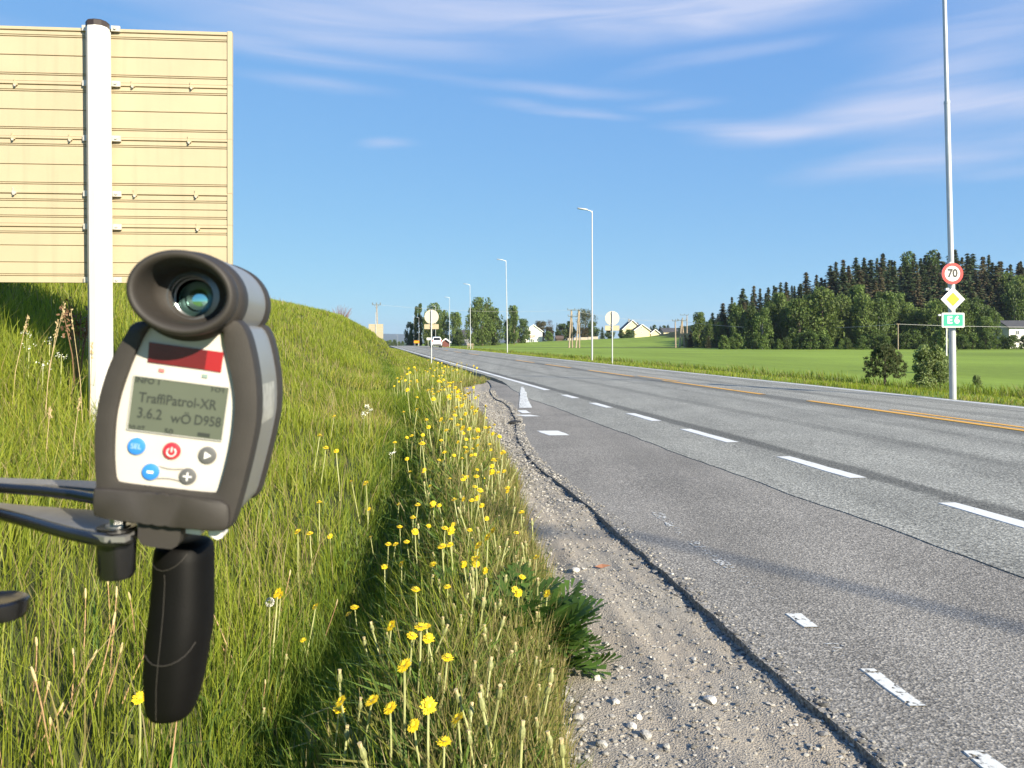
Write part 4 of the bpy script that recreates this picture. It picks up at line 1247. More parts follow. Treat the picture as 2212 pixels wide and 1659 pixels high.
# one seed clock
r = ray_ground(577, 1304, .25)
t = thing('seed_dandelion', 'dandelion with a round white seed head beside the speed gun grip', 'dandelion', (r[0] - SK * r[1], r[1], float(ground(r[0] - SK * r[1], r[1]))))
MB().tube([(0, 0, -.03), (.01, 0, .12), (.012, 0, .25)], .003, 6).build('stem', MSTM, t)
q = MB(); g_ = np.random.default_rng(5)
for k in range(90):
    d = g_.normal(size=3); d /= np.linalg.norm(d); a_ = np.cross(d, (0, 0, 1)); a_ /= np.linalg.norm(a_) + 1e-6; b2 = np.cross(d, a_)
    c = np.array((.012, 0, .255)) + d * .019
    for k2 in range(2):
        w = a_ * math.cos(k2 * 1.57) + b2 * math.sin(k2 * 1.57)
        q.add([c - w * .005, c + d * .003, c + w * .005, c - d * .002], [(0, 1, 2, 3)])
q.build('seed_head', MPUF, t, smooth=False)

# feathery weed beside the gravel
def feather(mb, base, az, L, lift, q, col, out):
    d = np.array((math.cos(az), math.sin(az), 0)); side = np.array((-d[1], d[0], 0))
    pts = []
    for t in np.linspace(0, 1, 9):
        pts.append(base + d * L * t * .85 + np.array((0, 0, L * (lift * t - .55 * t * t))))
    for i in range(8):
        p, p2 = pts[i], pts[i + 1]
        w = L * .33 * math.sin(math.pi * (.12 + .86 * (i / 8))) 
        for sd in (1, -1):
            tip = p + (p2 - p) * 1.8 + side * sd * w + np.array((0, 0, w * .25))
            c = (p + p2) / 2 + (tip - p) * .5
            nrm_ = (p2 - p)
            out[0].extend([p, c - nrm_ * .55 , tip, c + nrm_ * .75]); out[1].append(tuple(len(out[0]) - 4 + j for j in range(4)))
            cc = np.array(col) * q.uniform(.75, 1.3); out[2].extend([cc * .8, cc, cc * 1.15, cc])
def weed(u, v, n, L, label, seed, col=(.09, .165, .034)):
    q = np.random.default_rng(seed); r = ray_ground(u, v, .0)
    X0 = r[0] - SK * r[1]
    t = thing('leafy_weed', label, 'weed', (X0, r[1], float(ground(X0, r[1]))))
    for k in range(n):
        out = [[], [], []]
        b_ = np.array((q.normal(0, L * .35), q.normal(0, L * .35), -.02)); b_[2] += float(ground(X0 + b_[0], r[1] + b_[1])) - t.location[2] if abs(b_[0]) < .2 else 0
        feather(None, b_, q.uniform(0, 6.28), L * q.uniform(.6, 1.15), q.uniform(.7, 1.5), q, col, out)
        me_ = np_mesh('leaf', np.array(out[0]), np.array(out[1]), MGRASS, np.array(out[2]), parent=t, smooth=True)
weed(1165, 1400, 230, .25, 'clump of feathery dark green weed leaning over the gravel edge', 3)
weed(1080, 1330, 90, .22, 'feathery green weed in the dandelion strip beside the larger clump', 4)
weed(1165, 1190, 50, .14, 'low weed tuft spreading onto the gravel beside the dead stalks', 5, (.08, .12, .03))
weed(1310, 1545, 12, .10, 'small green weed growing alone in the coarse gravel', 6, (.09, .13, .03))
weed(1290, 1470, 14, .11, 'small olive weed tuft between the loose stones', 7, (.10, .12, .04))

# dry dock and tall grass stems by the sign post
MDRY = mat('dry_brown', (.17, .095, .05), .8, var=.3, scale=60)
MDRS = mat('dry_straw', (.42, .32, .17), .8, var=.2, scale=60)
def dock(X, Y, label):
    t = thing('dry_dock', label, 'plant', (X, Y, float(ground(X, Y))))
    q = np.random.default_rng(9)
    for k in range(9):
        a = q.uniform(0, 6.28); tp = np.array((.22 * math.cos(a), .16 * math.sin(a), .85 + q.uniform(-.1, .12)))
        st = MB().tube([(0, 0, -.05), tp * (.35, .35, .55), tp], [.007, .006, .003], 5).build('stem', MDRY, t)
        sd = MB()
        for j in range(34):
            p = tp * (lerp(.55, 1, q.random()),) * 3 if False else tp * np.array((1, 1, 1)) * lerp(.74, 1.02, q.random()) + q.normal(0, .018, 3)
            w = q.uniform(.006, .012); d = q.normal(size=3) * w; e2 = q.normal(size=3) * w
            sd.add([p - d, p - e2, p + d, p + e2], [(0, 1, 2, 3)])
        sd.build('seed_spray', MDRY, st, smooth=False)
    return t
px = P(175, 760, 6.5)
dock(px[0], 6.45, 'brown dried dock plant with seed sprays in the shadow left of the white post')
def tall_grass(u, vtop, Y, lean, label):
    p = P(u, vtop, Y); X = p[0] - lean; z0 = float(ground(X, Y))
    t = thing('tall_grass_stem', label, 'grass stem', (X, Y, z0), group='dry flowering grass stems by the post')
    h = p[2] - z0
    MB().tube([(0, 0, -.05), (lean * .3, 0, h * .5), (lean * .75, 0, h * .82), (lean, 0, h)], [.0032, .0026, .002, .0015], 5).build('stem', MDRS, t)
    q = MB(); g2 = np.random.default_rng(int(u))
    for j in range(46):
        k = g2.uniform(.86, 1.0); c = np.array((lean * k, 0, h * k)) + g2.normal(0, .0045, 3); d = np.array((g2.normal(0, .003), g2.normal(0, .003), .008)); e2 = g2.normal(size=3) * .0026
        q.add([c - d, c - e2, c + d, c + e2], [(0, 1, 2, 3)])
    q.build('seed_head', MDRS, t, smooth=False)
for u, v, Y, ln in ((140, 655, 5.6, .16), (153, 668, 5.7, -.10), (125, 690, 5.3, .1), (199, 740, 5.6, .02), (60, 680, 5.2, .12), (108, 880, 4.4, .03), (172, 860, 4.8, .05)):
    tall_grass(u, v, Y, ln, 'tall dry flowering grass stem standing near the white sign post')
# white umbels
MUMB = mat('umbel_white', (.72, .72, .62), .8)
def umbel(u, v, h, label):
    r = ray_ground(u, v, h)
    if not r: return
    X = r[0] - SK * r[1]; t = thing('cow_parsley', label, 'wildflower', (X, r[1], float(ground(X, r[1]))), group='white umbel flowers in the grass')
    MB().tube([(0, 0, -.05), (.01, 0, h)], [.004, .003], 5).build('stem', MSTM, t)
    q = MB(); g2 = np.random.default_rng(int(u + v))
    for j in range(26):
        c = np.array((.01, 0, h)) + g2.normal(0, 1, 3) * (.024, .024, .018); w = .0036 * max(1, r[1] / 7); d = g2.normal(size=3) * w; e2 = g2.normal(size=3) * w
        q.add([c - d, c - e2, c + d, c + e2], [(0, 1, 2, 3)])
    q.build('flower_head', MUMB, t, smooth=False)
for u, v in ((792, 878), (798, 886), (785, 895), (845, 980), (56, 720), (105, 735), (130, 770), (60, 745), (90, 790), (185, 715)):
    umbel(u, v, .42, 'small white umbel wildflower standing in the bank grass')

# ---------------------------------------------------------------- lamp posts and the small signs
MGAL = mat('galvanised', (.52, .53, .52), .45, .45, var=.08, scale=4)
MLMP = mat('lamp_grey', (.40, .42, .43), .5, .3, var=.05)
def lamp_post(X, Y, h, label, lean=0.0, r0=.060, n=20, head=True):
    z0 = float(ground(X, Y)) - .03
    t = thing('lamp_post', label, 'lamp post', (X, Y, z0), group='lamp posts along the road')
    pts = [(0, 0, -.15), (lean * .2, 0, h * .3), (lean * .2, 0, h * .3 + .01), (lean * .62, 0, h * .66), (lean * .62, 0, h * .66 + .01), (lean, 0, h)]
    MB().tube(pts, [r0, r0, r0 * .82, r0 * .82, r0 * .64, r0 * .6], n).build('pole', MGAL, t, angle=30)
    MB().tube([(lean * .2, 0, h * .3 - .03), (lean * .2, 0, h * .3 + .03)], r0 * 1.06, n).build('collar', MGAL, t)
    MB().tube([(lean * .62, 0, h * .66 - .03), (lean * .62, 0, h * .66 + .03)], r0 * .9, n).build('collar', MGAL, t)
    a = np.array((-.98, -.18, .05))
    b0 = np.array((lean, 0, h - .02))
    MB().tube([b0 - (0, 0, .1), b0 + a * .12 + (0, 0, .02), b0 + a * .35 + (0, 0, .05)], r0 * .5, 10).build('arm', MGAL, t)
    q = MB(); L = [b0 + a * d + (0, 0, .05 + d * .05) for d in (.3, .45, .9, 1.0)]
    sd = np.array((.18, -.98, 0))
    q.loft([[p + sd * w + np.array((0, 0, hh)) for w, hh in ((-wd, -.02), (-wd, .03), (-wd * .5, .06), (wd * .5, .06), (wd, .03), (wd, -.02))] for p, wd in zip(L, (.06, .13, .14, .07))])
    q.build('lamp_head', MLMP, t, angle=40)
    return t
def ux(u, Y): return (u - U0) / F * Y
lp = lamp_post(ux(2059, 16.9), 16.9, 10.0, 'tall grey lamp post carrying the speed limit, yellow diamond and E6 signs', lean=-.22, r0=.071, n=32)
lamp_post(ux(1279, 51), 51, 10.0, 'tall grey lamp post before the H-frame power poles across the road', 0)
lamp_post(ux(1096, 83), 83, 10.0, 'grey lamp post before the trees left of the white house', -.15)
lamp_post(ux(1016.5, 118.6), 118.6, 10.0, 'grey lamp post beside the low wooden bench', -.1)
lamp_post(ux(971, 154), 154, 10.0, 'grey lamp post beyond the white car near the red shed', 0)
lamp_post(ux(941, 189), 189, 10.0, 'distant lamp post standing behind the round sign and white car', 0)
lamp_post(ux(905, 258), 258, 10.0, 'far lamp post in front of the paired poplars', 0)
lamp_post(ux(894, 262), 262, 10.5, 'far lamp post left of the poplars above the orange board', 0)
lamp_post(ux(884, 330), 330, 9.5, 'far lamp post against the dark conifers at the crest', 0)
lamp_post(ux(859, 400), 400, 6.8, 'small far lamp post left of the dark conifers below the blue hills', 0)
# the one behind us whose shadow lies across the lay-by
tt_ = 23.2
lamp_post(2.36 + math.sin(R(SUN_AZ)) * tt_ * .97, 3.55 - math.cos(R(SUN_AZ)) * tt_ * .97, 11.8, 'lamp post behind the viewpoint whose long shadow crosses the lay-by', 0)

MSGW = mat('sign_white', (.80, .79, .74), .4, var=.02)
MSGR = mat('sign_red', (.62, .035, .03), .4, var=.02)
MSGY = mat('sign_yellow', (.80, .50, .01), .4, var=.02)
MSGG = mat('sign_green', (.02, .34, .22), .4, var=.03)
MSGK = mat('sign_black', (.05, .05, .05), .5, var=.02)
PYs = 16.72
def disc(c, r, d0, d1, n=48):
    t = np.arange(n) * 2 * math.pi / n
    return [[np.asarray(c) + (r * math.cos(a), d, r * math.sin(a)) for a in t] for d in (d0, d1)]
def sign_text(body, size, c, mt, parent, d, bold=0.0, sx=1.0):
    vs, fs = text_geo(body, size, bold)
    return MB().add([np.asarray(c) + (v[0] * sx, d, v[1]) for v in vs], fs).build('lettering', mt, parent, smooth=False)
mm = PYs / F
c = P(2057.5, 591, PYs)
t = thing('speed_limit_sign', 'round red-rimmed white 70 speed limit sign on the lamp post', 'traffic sign', tuple(c))
MB().loft(disc((0, 0, 0), 23.0 * mm, 0, .012)).build('plate', MSGW, t)
q = MB(); n_ = 48; a = np.arange(n_) * 2 * math.pi / n_
q.loft([[(r * mm * math.cos(x), d, r * mm * math.sin(x)) for x in a] for r, d in ((23, .002), (23, -.003), (16.6, -.003), (16.6, .001))], cap0=False, cap1=False)
q.build('red_rim', MSGR, t, smooth=False)
sign_text('70', 24.5 * mm, (0, 0, 0), mat('sign_numeral', (.02, .02, .02), .5), t, -.004, bold=.010, sx=.90)
MB().box((-.03, .05, 22.5 * mm), (.05, .09, .05)).build('bracket', MSGW, t)
c = P(2058.5, 646.5, PYs)
t = thing('priority_road_sign', 'white-bordered yellow diamond priority sign below the 70 sign', 'traffic sign', tuple(c))
dm = lambda r, d: [(x * r * mm, d, z * r * 1.02 * mm) for x, z in ((0, 1), (.12, .88) if False else (1, 0), (0, -1), (-1, 0))]
MB().loft([dm(26, .014), dm(26, 0)]).build('plate', MSGW, t, smooth=False)
MB().loft([dm(14.6, .001), dm(14.6, -.003)]).build('yellow_diamond', MSGY, t, smooth=False)
MB().box((-.10, .05, 22 * mm), (.06, .06, .05)).build('bracket', MSGW, t)
c = P(2059, 691.5, PYs)
t = thing('route_sign', 'small green E6 route sign with white border below the diamond', 'traffic sign', tuple(c))
def rrect(w, h, r, d, n=6):
    out = []
    for cx, cz, a0 in ((w - r, h - r, 0), (-w + r, h - r, 90), (-w + r, -h + r, 180), (w - r, -h + r, 270)):
        for k in range(n + 1):
            x = R(a0 + 90 * k / n); out.append((cx + r * math.cos(x), d, cz + r * math.sin(x)))
    return out
MB().loft([rrect(24.3 * mm, 15.8 * mm, 2 * mm, .012), rrect(24.3 * mm, 15.8 * mm, 2 * mm, 0)]).build('plate', MSGW, t, smooth=False)
MB().loft([rrect(21 * mm, 12.6 * mm, 1 * mm, .001), rrect(21 * mm, 12.6 * mm, 1 * mm, -.003)]).build('green_field', MSGG, t, smooth=False)
sign_text('E', 22 * mm, (-7.6 * mm, 0, -.3 * mm), MSGW, t, -.004, bold=.008)
sign_text('6', 22 * mm, (8 * mm, 0, 0), MSGW, t, -.004, bold=.008)
MB().box((-27 * mm, .03, 11 * mm), (7 * mm, .03, .035)).build('bracket', MSGW, t)
MB().tube([(-12 * mm, .04, -15 * mm), (-12 * mm, .04, -77 * mm)], .014, 8).build('cable_duct', MSGW, t)

def round_back(u, vtop, label, Y, s_shift=0.0):
    X = ux(u, Y); z0 = float(ground(X, Y)) - .05
    t = thing('speed_sign_back', label, 'traffic sign', (X, Y, z0), group='round sign backs on thin posts')
    zt = CZ + (VH - vtop) / F * Y - z0
    r = 15.4 * Y / F
    MB().tube([(0, -.03, -.2), (0, -.03, zt - .02)], .035, 12).build('post', MGAL, t)
    mb = MB().loft([[(r * k * math.cos(x), d, zt - r + r * k * math.sin(x)) for x in np.arange(40) * 2 * math.pi / 40] for k, d in ((.97, .03), (1, .025), (1, .012), (.985, .008))])
    mb.build('round_plate', mat('sign_back_pale', (.56, .52, .40), .45, var=.03), t, angle=30)
    w = 15.6 * Y / F; hh = 5.3 * Y / F; zc = zt - 2 * r - hh - .5 * Y / F
    MB().loft([[(x, d, z + zc) for x, _, z in rrect(w, hh, .03, 0)] for d in (.03, .01)]).build('lower_plate', MPAN, t, smooth=False)
    MB().box((0, -.01, zt - .12), (.10, .07, .05)).build('clamp', MGAL, t); MB().box((0, -.01, zt - 2 * r + .1), (.10, .07, .05)).build('clamp', MGAL, t); MB().box((0, -.01, zc), (.10, .07, .05)).build('clamp', MGAL, t)
round_back(932, 669, 'cream round sign back with a small plate below, on the grassy verge', 42)
round_back(1322.5, 672, 'cream round sign back with a small plate below, on the field side', 42)
# square sign back far along the left verge
Y = 112; X = ux(812, Y); z0 = float(ground(X, Y)) - .1
t = thing('square_sign_back', 'square cream sign back on a thin post behind the grassy mound', 'road sign', (X, Y, z0))
zt = CZ + (VH - 700) / F * Y - z0; w = 31.5 * Y / F
MB().tube([(0, -.05, 0), (0, -.05, zt + 1.7)], .055, 10).build('post', MGAL, t)
for k in range(6):
    MB().box((0, .02, zt - w * (k + .5) / 6), (w, .03, w / 6 - .02)).build('plank', MPAN, t, smooth=False)
# utility pole with a cross arm behind it
MWD = mat('wood_pole', (.34, .27, .19), .85, var=.2, scale=2)
MARM = mat('cross_arm', (.16, .19, .20), .7)
Y = 170; X = ux(813.5, Y); z0 = float(ground(X, Y))
t = thing('utility_pole', 'single wooden utility pole with a short cross arm of three insulators', 'utility pole', (X, Y, z0))
zt = CZ + (VH - 656) / F * Y - z0
MB().tube([(.35, 0, -.2), (0, 0, zt)], [.16, .11], 10).build('pole', MWD, t)
MB().box((0, -.1, zt - .25), (1.95, .12, .16)).build('cross_arm', MARM, t)
for dx in (-.85, 0, .85):
    MB().tube([(dx, -.1, zt - .2), (dx, -.1, zt + .05), (dx, -.1, zt + .25)], [.06, .14, .12], 8).build('insulator', MARM, t)
for sgn in (-1, 1):
    MB().tube([(sgn * .5, -.1, zt - .3), (0, -.05, zt - 1.2)], .04, 6).build('brace', MARM, t)

def h_frame(pairs, arms, Y, label, extra_braces=()):
    base = np.mean([P(a[0], a[1], Y) for a, b in pairs], 0)
    z0 = min(float(ground(ux(a[0], Y), Y)) for a, b in pairs)
    t = thing('power_pole', label, 'power pole', (base[0], Y, z0), group='power poles in the field')
    o_ = np.array(t.location)
    for i, (a, b_) in enumerate(pairs):
        pa = P(a[0], a[1], Y); pb_ = P(b_[0], b_[1], Y); pa[1] += (a[2] if len(a) > 2 else 0); pa[2] = float(ground(pa[0], pa[1])) - .3
        MB().tube([pa, pb_], [.22, .16], 8).build('leg', MWD, t, o_)
    for (u1, u2, v) in arms:
        p1, p2 = P(u1, v, Y), P(u2, v, Y)
        am = MB().tube([p1 - (0, .25, 0), p2 - (0, .25, 0)], .13, 6).build('cross_arm', MARM, t, o_)
        for k in (0, .5, 1):
            pp = p1 + (p2 - p1) * k - (0, .25, 0)
            MB().tube([pp, pp + (0, 0, .45)], [.08, .12], 6).build('insulator', MARM, am, o_)
    return t
h_frame([((1229, 748), (1234, 670)), ((1237.5, 748, 2.5), (1235, 672)), ((1244, 751), (1250.5, 670)), ((1253, 749, 2.5), (1251.5, 672))], [(1226, 1256.5, 669.5), (1227, 1246, 683)], 207, 'four-legged wooden H-frame power pole standing in the green field')
h_frame([((1459.5, 751), (1458.5, 694))], [(1452, 1465, 693)], 215, 'single wooden power pole left of the A-shaped pole near the sheds')
h_frame([((1467.5, 752), (1472.7, 690)), ((1479, 752), (1473, 690))], [(1463, 1482, 692)], 210, 'A-shaped wooden power pole near the sheds')
h_frame([((1484, 735), (1484, 681)), ((1474.5, 735), (1474.5, 686))], [(1469.5, 1487, 680.5)], 300, 'distant two-legged power pole behind the A-shaped pole')
# the line across the wood
MWIR = mat('wire_grey', (.42, .42, .40), .5, .4)
Yw = 158
pw = P(1940, 700, Yw)
t = thing('line_pole', 'slim pale pole carrying the wire in front of the wood', 'utility pole', (pw[0], Yw, float(ground(pw[0], Yw))))
MB().tube([(0, 0, -.2), (0, 0, pw[2] - t.location[2])], [.11, .08], 8).build('pole', MWD, t); MB().box((0, 0, pw[2] - t.location[2]), (.7, .1, .1)).build('cross_arm', MWD, t)
def wire(a, b_, sag, label, r=.035):
    a, b_ = np.asarray(a), np.asarray(b_)
    pts = [a + (b_ - a) * k - np.array((0, 0, sag * 4 * k * (1 - k))) for k in np.linspace(0, 1, 17)]
    o = MB().tube(pts, r, 5).build('power_line', MWIR, None)
    return tag(o, label, 'power line')
wire(P(1472, 694, 210), pw, 1.4, 'sagging wire between the A-shaped pole and the slim pole before the wood')
wire(pw, P(2330, 706, Yw), .25, 'wire running right from the slim pole before the wood')
wire(P(1235, 670, 207), P(1458, 693, 215), .9, 'thin wire between the H-frame pole and the single pole by the sheds', .02)
wire(P(814, 658, 170), P(1235, 670, 207), .9, 'thin wire between the cross-arm pole and the H-frame pole', .02)

# ---------------------------------------------------------------- car and roadside bits far along the road
MCAR = mat('car_white', (.82, .82, .80), .25, var=.01, coat=.6)
MGLS = mat('car_glass', (.02, .022, .025), .08, var=.0)
MTYR = mat('tyre', (.02, .02, .02), .8)
MTL = mat('tail_lamp', (.45, .02, .02), .25)
Y = 120.0; X = ux(944, Y); z0 = float(rise(Y)) + .05
car = thing('car', 'white estate car driving away in the far lane beyond the round sign', 'car', (X, Y, z0), rz=math.atan(SK))
car.scale = (.88, 1, 1.15)
def cx(y, pts): return [(x, y, z) for x, z in pts]
def sec(w, wt, zb, zs, zr): return [(-w * .94, zb), (-w, zb + .15), (-w, zs - .1), (-w * .96, zs), (-wt, zr - .06), (-wt * .85, zr), (wt * .85, zr), (wt, zr - .06), (w * .96, zs), (w, zs - .1), (w, zb + .15), (w * .94, zb)]
MB().loft([cx(-.02, sec(.84, .80, .34, .86, .90)), cx(.06, sec(.90, .84, .28, .92, .98)), cx(.25, sec(.91, .66, .26, .98, 1.42)), cx(.75, sec(.91, .64, .25, .98, 1.50)), cx(2.2, sec(.91, .64, .25, .96, 1.50)), cx(3.0, sec(.91, .70, .25, .94, 1.10)), cx(4.0, sec(.90, .80, .26, .86, .90)), cx(4.4, sec(.80, .70, .30, .66, .70))]).build('body', MCAR, car, angle=40)
MB().prism([(-.60, .06, 1.00), (.60, .06, 1.00), (.54, .225, 1.36), (-.54, .225, 1.36)], (0, -.03, .01)).build('rear_window', MGLS, car, smooth=False)
for sd in (-1, 1):
    MB().prism([(sd * .93, .4, 1.0), (sd * .93, 2.8, 1.0), (sd * .70, 2.3, 1.42), (sd * .69, .5, 1.42)], (sd * .012, 0, .01)).build('side_window', MGLS, car, smooth=False)
    MB().box((sd * .80, -.01, .92), (.14, .10, .26)).build('tail_lamp', MTL, car)
    for yw in (.75, 3.5):
        w_ = MB().tube([(sd * .72, yw, .31), (sd * .91, yw, .31)], .31, 20).build('wheel', MTYR, car)
        MB().tube([(sd * .88, yw, .31), (sd * .925, yw, .31)], .2, 16).build('rim', MGAL, w_)
MB().box((0, -.03, .42), (1.5, .08, .14)).build('rear_bumper', MTYR, car)
MB().box((0, -.035, .72), (.52, .02, .11)).build('number_plate', MSGW, car)
# orange board on posts
Y = 190; X = ux(900, Y)
MORG = mat('board_orange', (.75, .28, .01), .5)
t = thing('orange_board', 'orange road board on short posts at the crest below the poplars', 'sign', (X, Y, float(rise(Y))))
zc = CZ + (VH - 738.5) / F * Y - t.location[2]
MB().box((0, 0, zc), (1.3, .06, .62)).build('board', MORG, t)
for dx in (-.45, .45): MB().tube([(dx, .05, -.3), (dx, .05, zc)], .04, 6).build('post', MGAL, t)
Y = 175; X = ux(930, Y)
t = thing('direction_sign', 'small white direction board on two posts behind the car', 'sign', (X, Y, float(rise(Y))))
zc = CZ + (VH - 732) / F * Y - t.location[2]
MB().box((0, 0, zc), (1.7, .06, .55)).build('board', MSGW, t)
for dx in (-.55, .55): MB().tube([(dx, .05, -.3), (dx, .05, zc)], .04, 6).build('post', MGAL, t)
Y = 122; X = ux(1016, Y)
z0 = float(ground(X, Y))
t = thing('wooden_bench', 'low brown wooden bench at the foot of a lamp post', 'bench', (X, Y, z0))
for k in range(3): MB().box((0, -.16 + .16 * k, .46), (1.0, .13, .05)).build('seat_board', MWD, t)
for dx in (-.38, .38): MB().box((dx, 0, .2), (.1, .45, .46)).build('leg', MWD, t)
for k in range(2): MB().box((0, .26, .66 + .18 * k), (1.0, .05, .14)).build('back_board', MWD, t)

# ---------------------------------------------------------------- houses
MWHS = mat('house_white', (.80, .78, .72), .7, var=.03, scale=.5)
MYHS = mat('house_yellow', (.74, .64, .36), .7, var=.03, scale=.5)
MROF = mat('roof_dark', (.06, .06, .065), .8, var=.2, scale=1)
MROB = mat('roof_brown', (.10, .07, .055), .8, var=.2, scale=1)
MTRM = mat('house_trim', (.80, .79, .75), .6)
MWIN = mat('house_window', (.05, .06, .07), .15)
MREDH = mat('barn_red', (.16, .055, .042), .8, var=.2, scale=1)
MGRYH = mat('shed_grey', (.22, .23, .24), .8)
def house(name, label, X, Y, z, w, d, he, hr, wall, roof, wins=(), rz=0.0, ridge='y', over=.45, chimney=None, parts=()):
    """ridge along local y (gable end looks at the viewer) or along x"""
    t = thing(name, label, 'house' if ('house' in name or 'bungalow' in name) else 'shed', (X, Y, z), rz=rz)
    if ridge == 'y':
        pr = [(-w / 2, 0), (w / 2, 0), (w / 2, he), (0, hr), (-w / 2, he)]
        MB().loft([[(x, 0, zz - (.5 if zz == 0 else 0)) for x, zz in pr], [(x, d, zz - (.5 if zz == 0 else 0)) for x, zz in pr]]).build('wall', wall, t, smooth=False)
        sl_ = (hr - he) / (w / 2)
        for sd in (-1, 1):
            a = [(0, hr + .06), (sd * (w / 2 + over), he - over * sl_ + .06), (sd * (w / 2 + over), he - over * sl_ + .28), (0, hr + .30)]
            rf = MB().loft([[(x, -over, zz) for x, zz in a], [(x, d + over, zz) for x, zz in a]]).build('roof', roof, t, smooth=False)
            b_ = [(0, hr + .02), (sd * (w / 2 + over), he - over * sl_ + .0), (sd * (w / 2 + over), he - over * sl_ + .34), (0, hr + .36)]
            MB().loft([[(x, -over - .06, zz) for x, zz in b_], [(x, -over - .005, zz) for x, zz in b_]]).build('bargeboard', MTRM, rf, smooth=False)
    else:
        pr = [(0, 0), (d, 0), (d, he), (d / 2, hr), (0, he)]
        MB().loft([[(-w / 2, y, zz - (.5 if zz == 0 else 0)) for y, zz in pr], [(w / 2, y, zz - (.5 if zz == 0 else 0)) for y, zz in pr]]).build('wall', wall, t, smooth=False)
        sl_ = (hr - he) / (d / 2)
        for y0_, y1_ in ((-over, d / 2), (d + over, d / 2)):
            a = [(y0_, he - over * sl_ + .06), (y1_, hr + .06), (y1_, hr + .28), (y0_, he - over * sl_ + .28)]
            rf = MB().loft([[(-w / 2 - over, y, zz) for y, zz in a], [(w / 2 + over, y, zz) for y, zz in a]]).build('roof', roof, t, smooth=False)
    for (x, zz, ww, hh) in wins:
        wi = MB().box((x, -.02, zz), (ww, .10, hh)).build('window', MWIN, t, smooth=False)
        q = MB(); q.box((x, -.05, zz + hh / 2 + .05), (ww + .22, .1, .1)); q.box((x, -.05, zz - hh / 2 - .05), (ww + .22, .1, .1)); q.box((x - ww / 2 - .05, -.05, zz), (.1, .1, hh)); q.box((x + ww / 2 + .05, -.05, zz), (.1, .1, hh)); q.box((x, -.06, zz), (.07, .06, hh - .01))
        q.build('frame', MTRM, wi, smooth=False)
    if chimney:
        x, y, zz = chimney
        MB().box((x, y, zz), (.9, .7, 1.5)).build('chimney', MGRYH, t, smooth=False)
    return t
HY = 330
k_ = HY / F
def hx(u): return ux(u, HY)
def hzv(v): return CZ + (VH - v) * k_
zg = hzv(739)
house('white_house', 'white gabled house with dark windows among the trees across the field', hx(1152.6), HY, zg, 38 * k_, 10, 23 * k_, 36.5 * k_, MWHS, MTRM,
      [(-8.2 * k_, 20.5 * k_, 3.2 * k_, 3.8 * k_), (7 * k_, 20.5 * k_, 2 * k_, 3.4 * k_), (-3 * k_, 13.2 * k_, 4 * k_, 4.0 * k_)])
MPNK = mat('porch_pink', (.62, .40, .36), .7)
t = thing('porch', 'pale pink porch screen in front of the white house', 'porch', (hx(1150), HY - 1.6, zg))
MB().box((-1 * k_, 0, 5.4 * k_ + 1.3), (6.8 * k_, .1, 5 * k_)).build('screen', MPNK, t)
MB().box((5 * k_, 0, 4.6 * k_ + .8), (8.2 * k_, .1, 6 * k_)).build('screen', MWHS, t)
MB().box((1 * k_, .5, 9.0 * k_ + 1.2), (17 * k_, 1.6, .15)).build('canopy', MTRM, t)
for dx in (-4, 0, 9): MB().box((dx * k_, .2, 2.2), (.14, .14, 5.0)).build('post', MTRM, t)
zy = hzv(729.2)
house('yellow_house', 'yellow house with dark roof, its front gable with two small windows', hx(1387.5), HY, zy, 33 * k_, 9, 15.5 * k_, 27.5 * k_, MYHS, MROF, [(-2.0 * k_, 21.2 * k_, 2.8 * k_, 2.6 * k_), (-2.0 * k_, 10.5 * k_, 3 * k_, 2.2 * k_)])
house('yellow_house', 'taller yellow house behind the front gable, with chimney and steep dark roof', hx(1374), HY + 9.6, zy, 44 * k_, 11, 18 * k_, 38 * k_, MYHS, MROF, [(-7.5 * k_, 25 * k_, 2.5 * k_, 2.5 * k_)], chimney=(-6 * k_, 2.4, 38.5 * k_))
house('yellow_house_wing', 'dark-roofed wing behind the yellow house, right of the chimney gable', hx(1389), HY + 22, zy, 17 * k_, 8, 21 * k_, 34 * k_, MYHS, MROF, ridge='x')
house('yellow_shed', 'small yellow gabled shed between the yellow house and the long outbuilding', hx(1415.5), HY, hzv(728.5), 19 * k_, 6, 8.5 * k_, 16 * k_, MYHS, MROF)
house('long_outbuilding', 'long low cream outbuilding with grey gable and dark roof by the poles', hx(1449), HY, hzv(728), 32 * k_, 7, 11 * k_, 18.5 * k_, MYHS, MROF, [(-12 * k_, 6.0 * k_, 1.0 * k_, 10 * k_), (-5 * k_, 6.0 * k_, .8 * k_, 10 * k_)], ridge='x', rz=R(8))
house('red_shed', 'small red shed with grey roof behind the white car', ux(963, 215), 215, .1, 1.9, 3, 1.0, 1.7, MREDH, MGRYH)
house('dark_barn', 'dark roofed barn between the roadside trees', ux(1000, 280), 280, .0, 4.2, 8, 2.6, 5.2, MGRYH, MROF, ridge='x')
house('dark_shed', 'low dark carport left of the white house', ux(1125, HY), HY + 2, zg, 3.6, 4, 1.6, 2.3, MROB, MROF, ridge='x')
house('grey_shed', 'small grey-brown shed between the hedge and the dark trees', ux(1209, HY), HY, zg, 2.6, 3, 1.6, 2.5, MROB, MROB, ridge='x')
Yh = 182; zh = float(ground(ux(2196, Yh), Yh))
house('white_bungalow', 'white bungalow with a black roof behind the hedge beside the wood', ux(2212, Yh), Yh, zh, 7.0, 7, 4.9, 6.4, MWHS, MROF, [(-1.6, 3.7, .7, .9)], ridge='x')
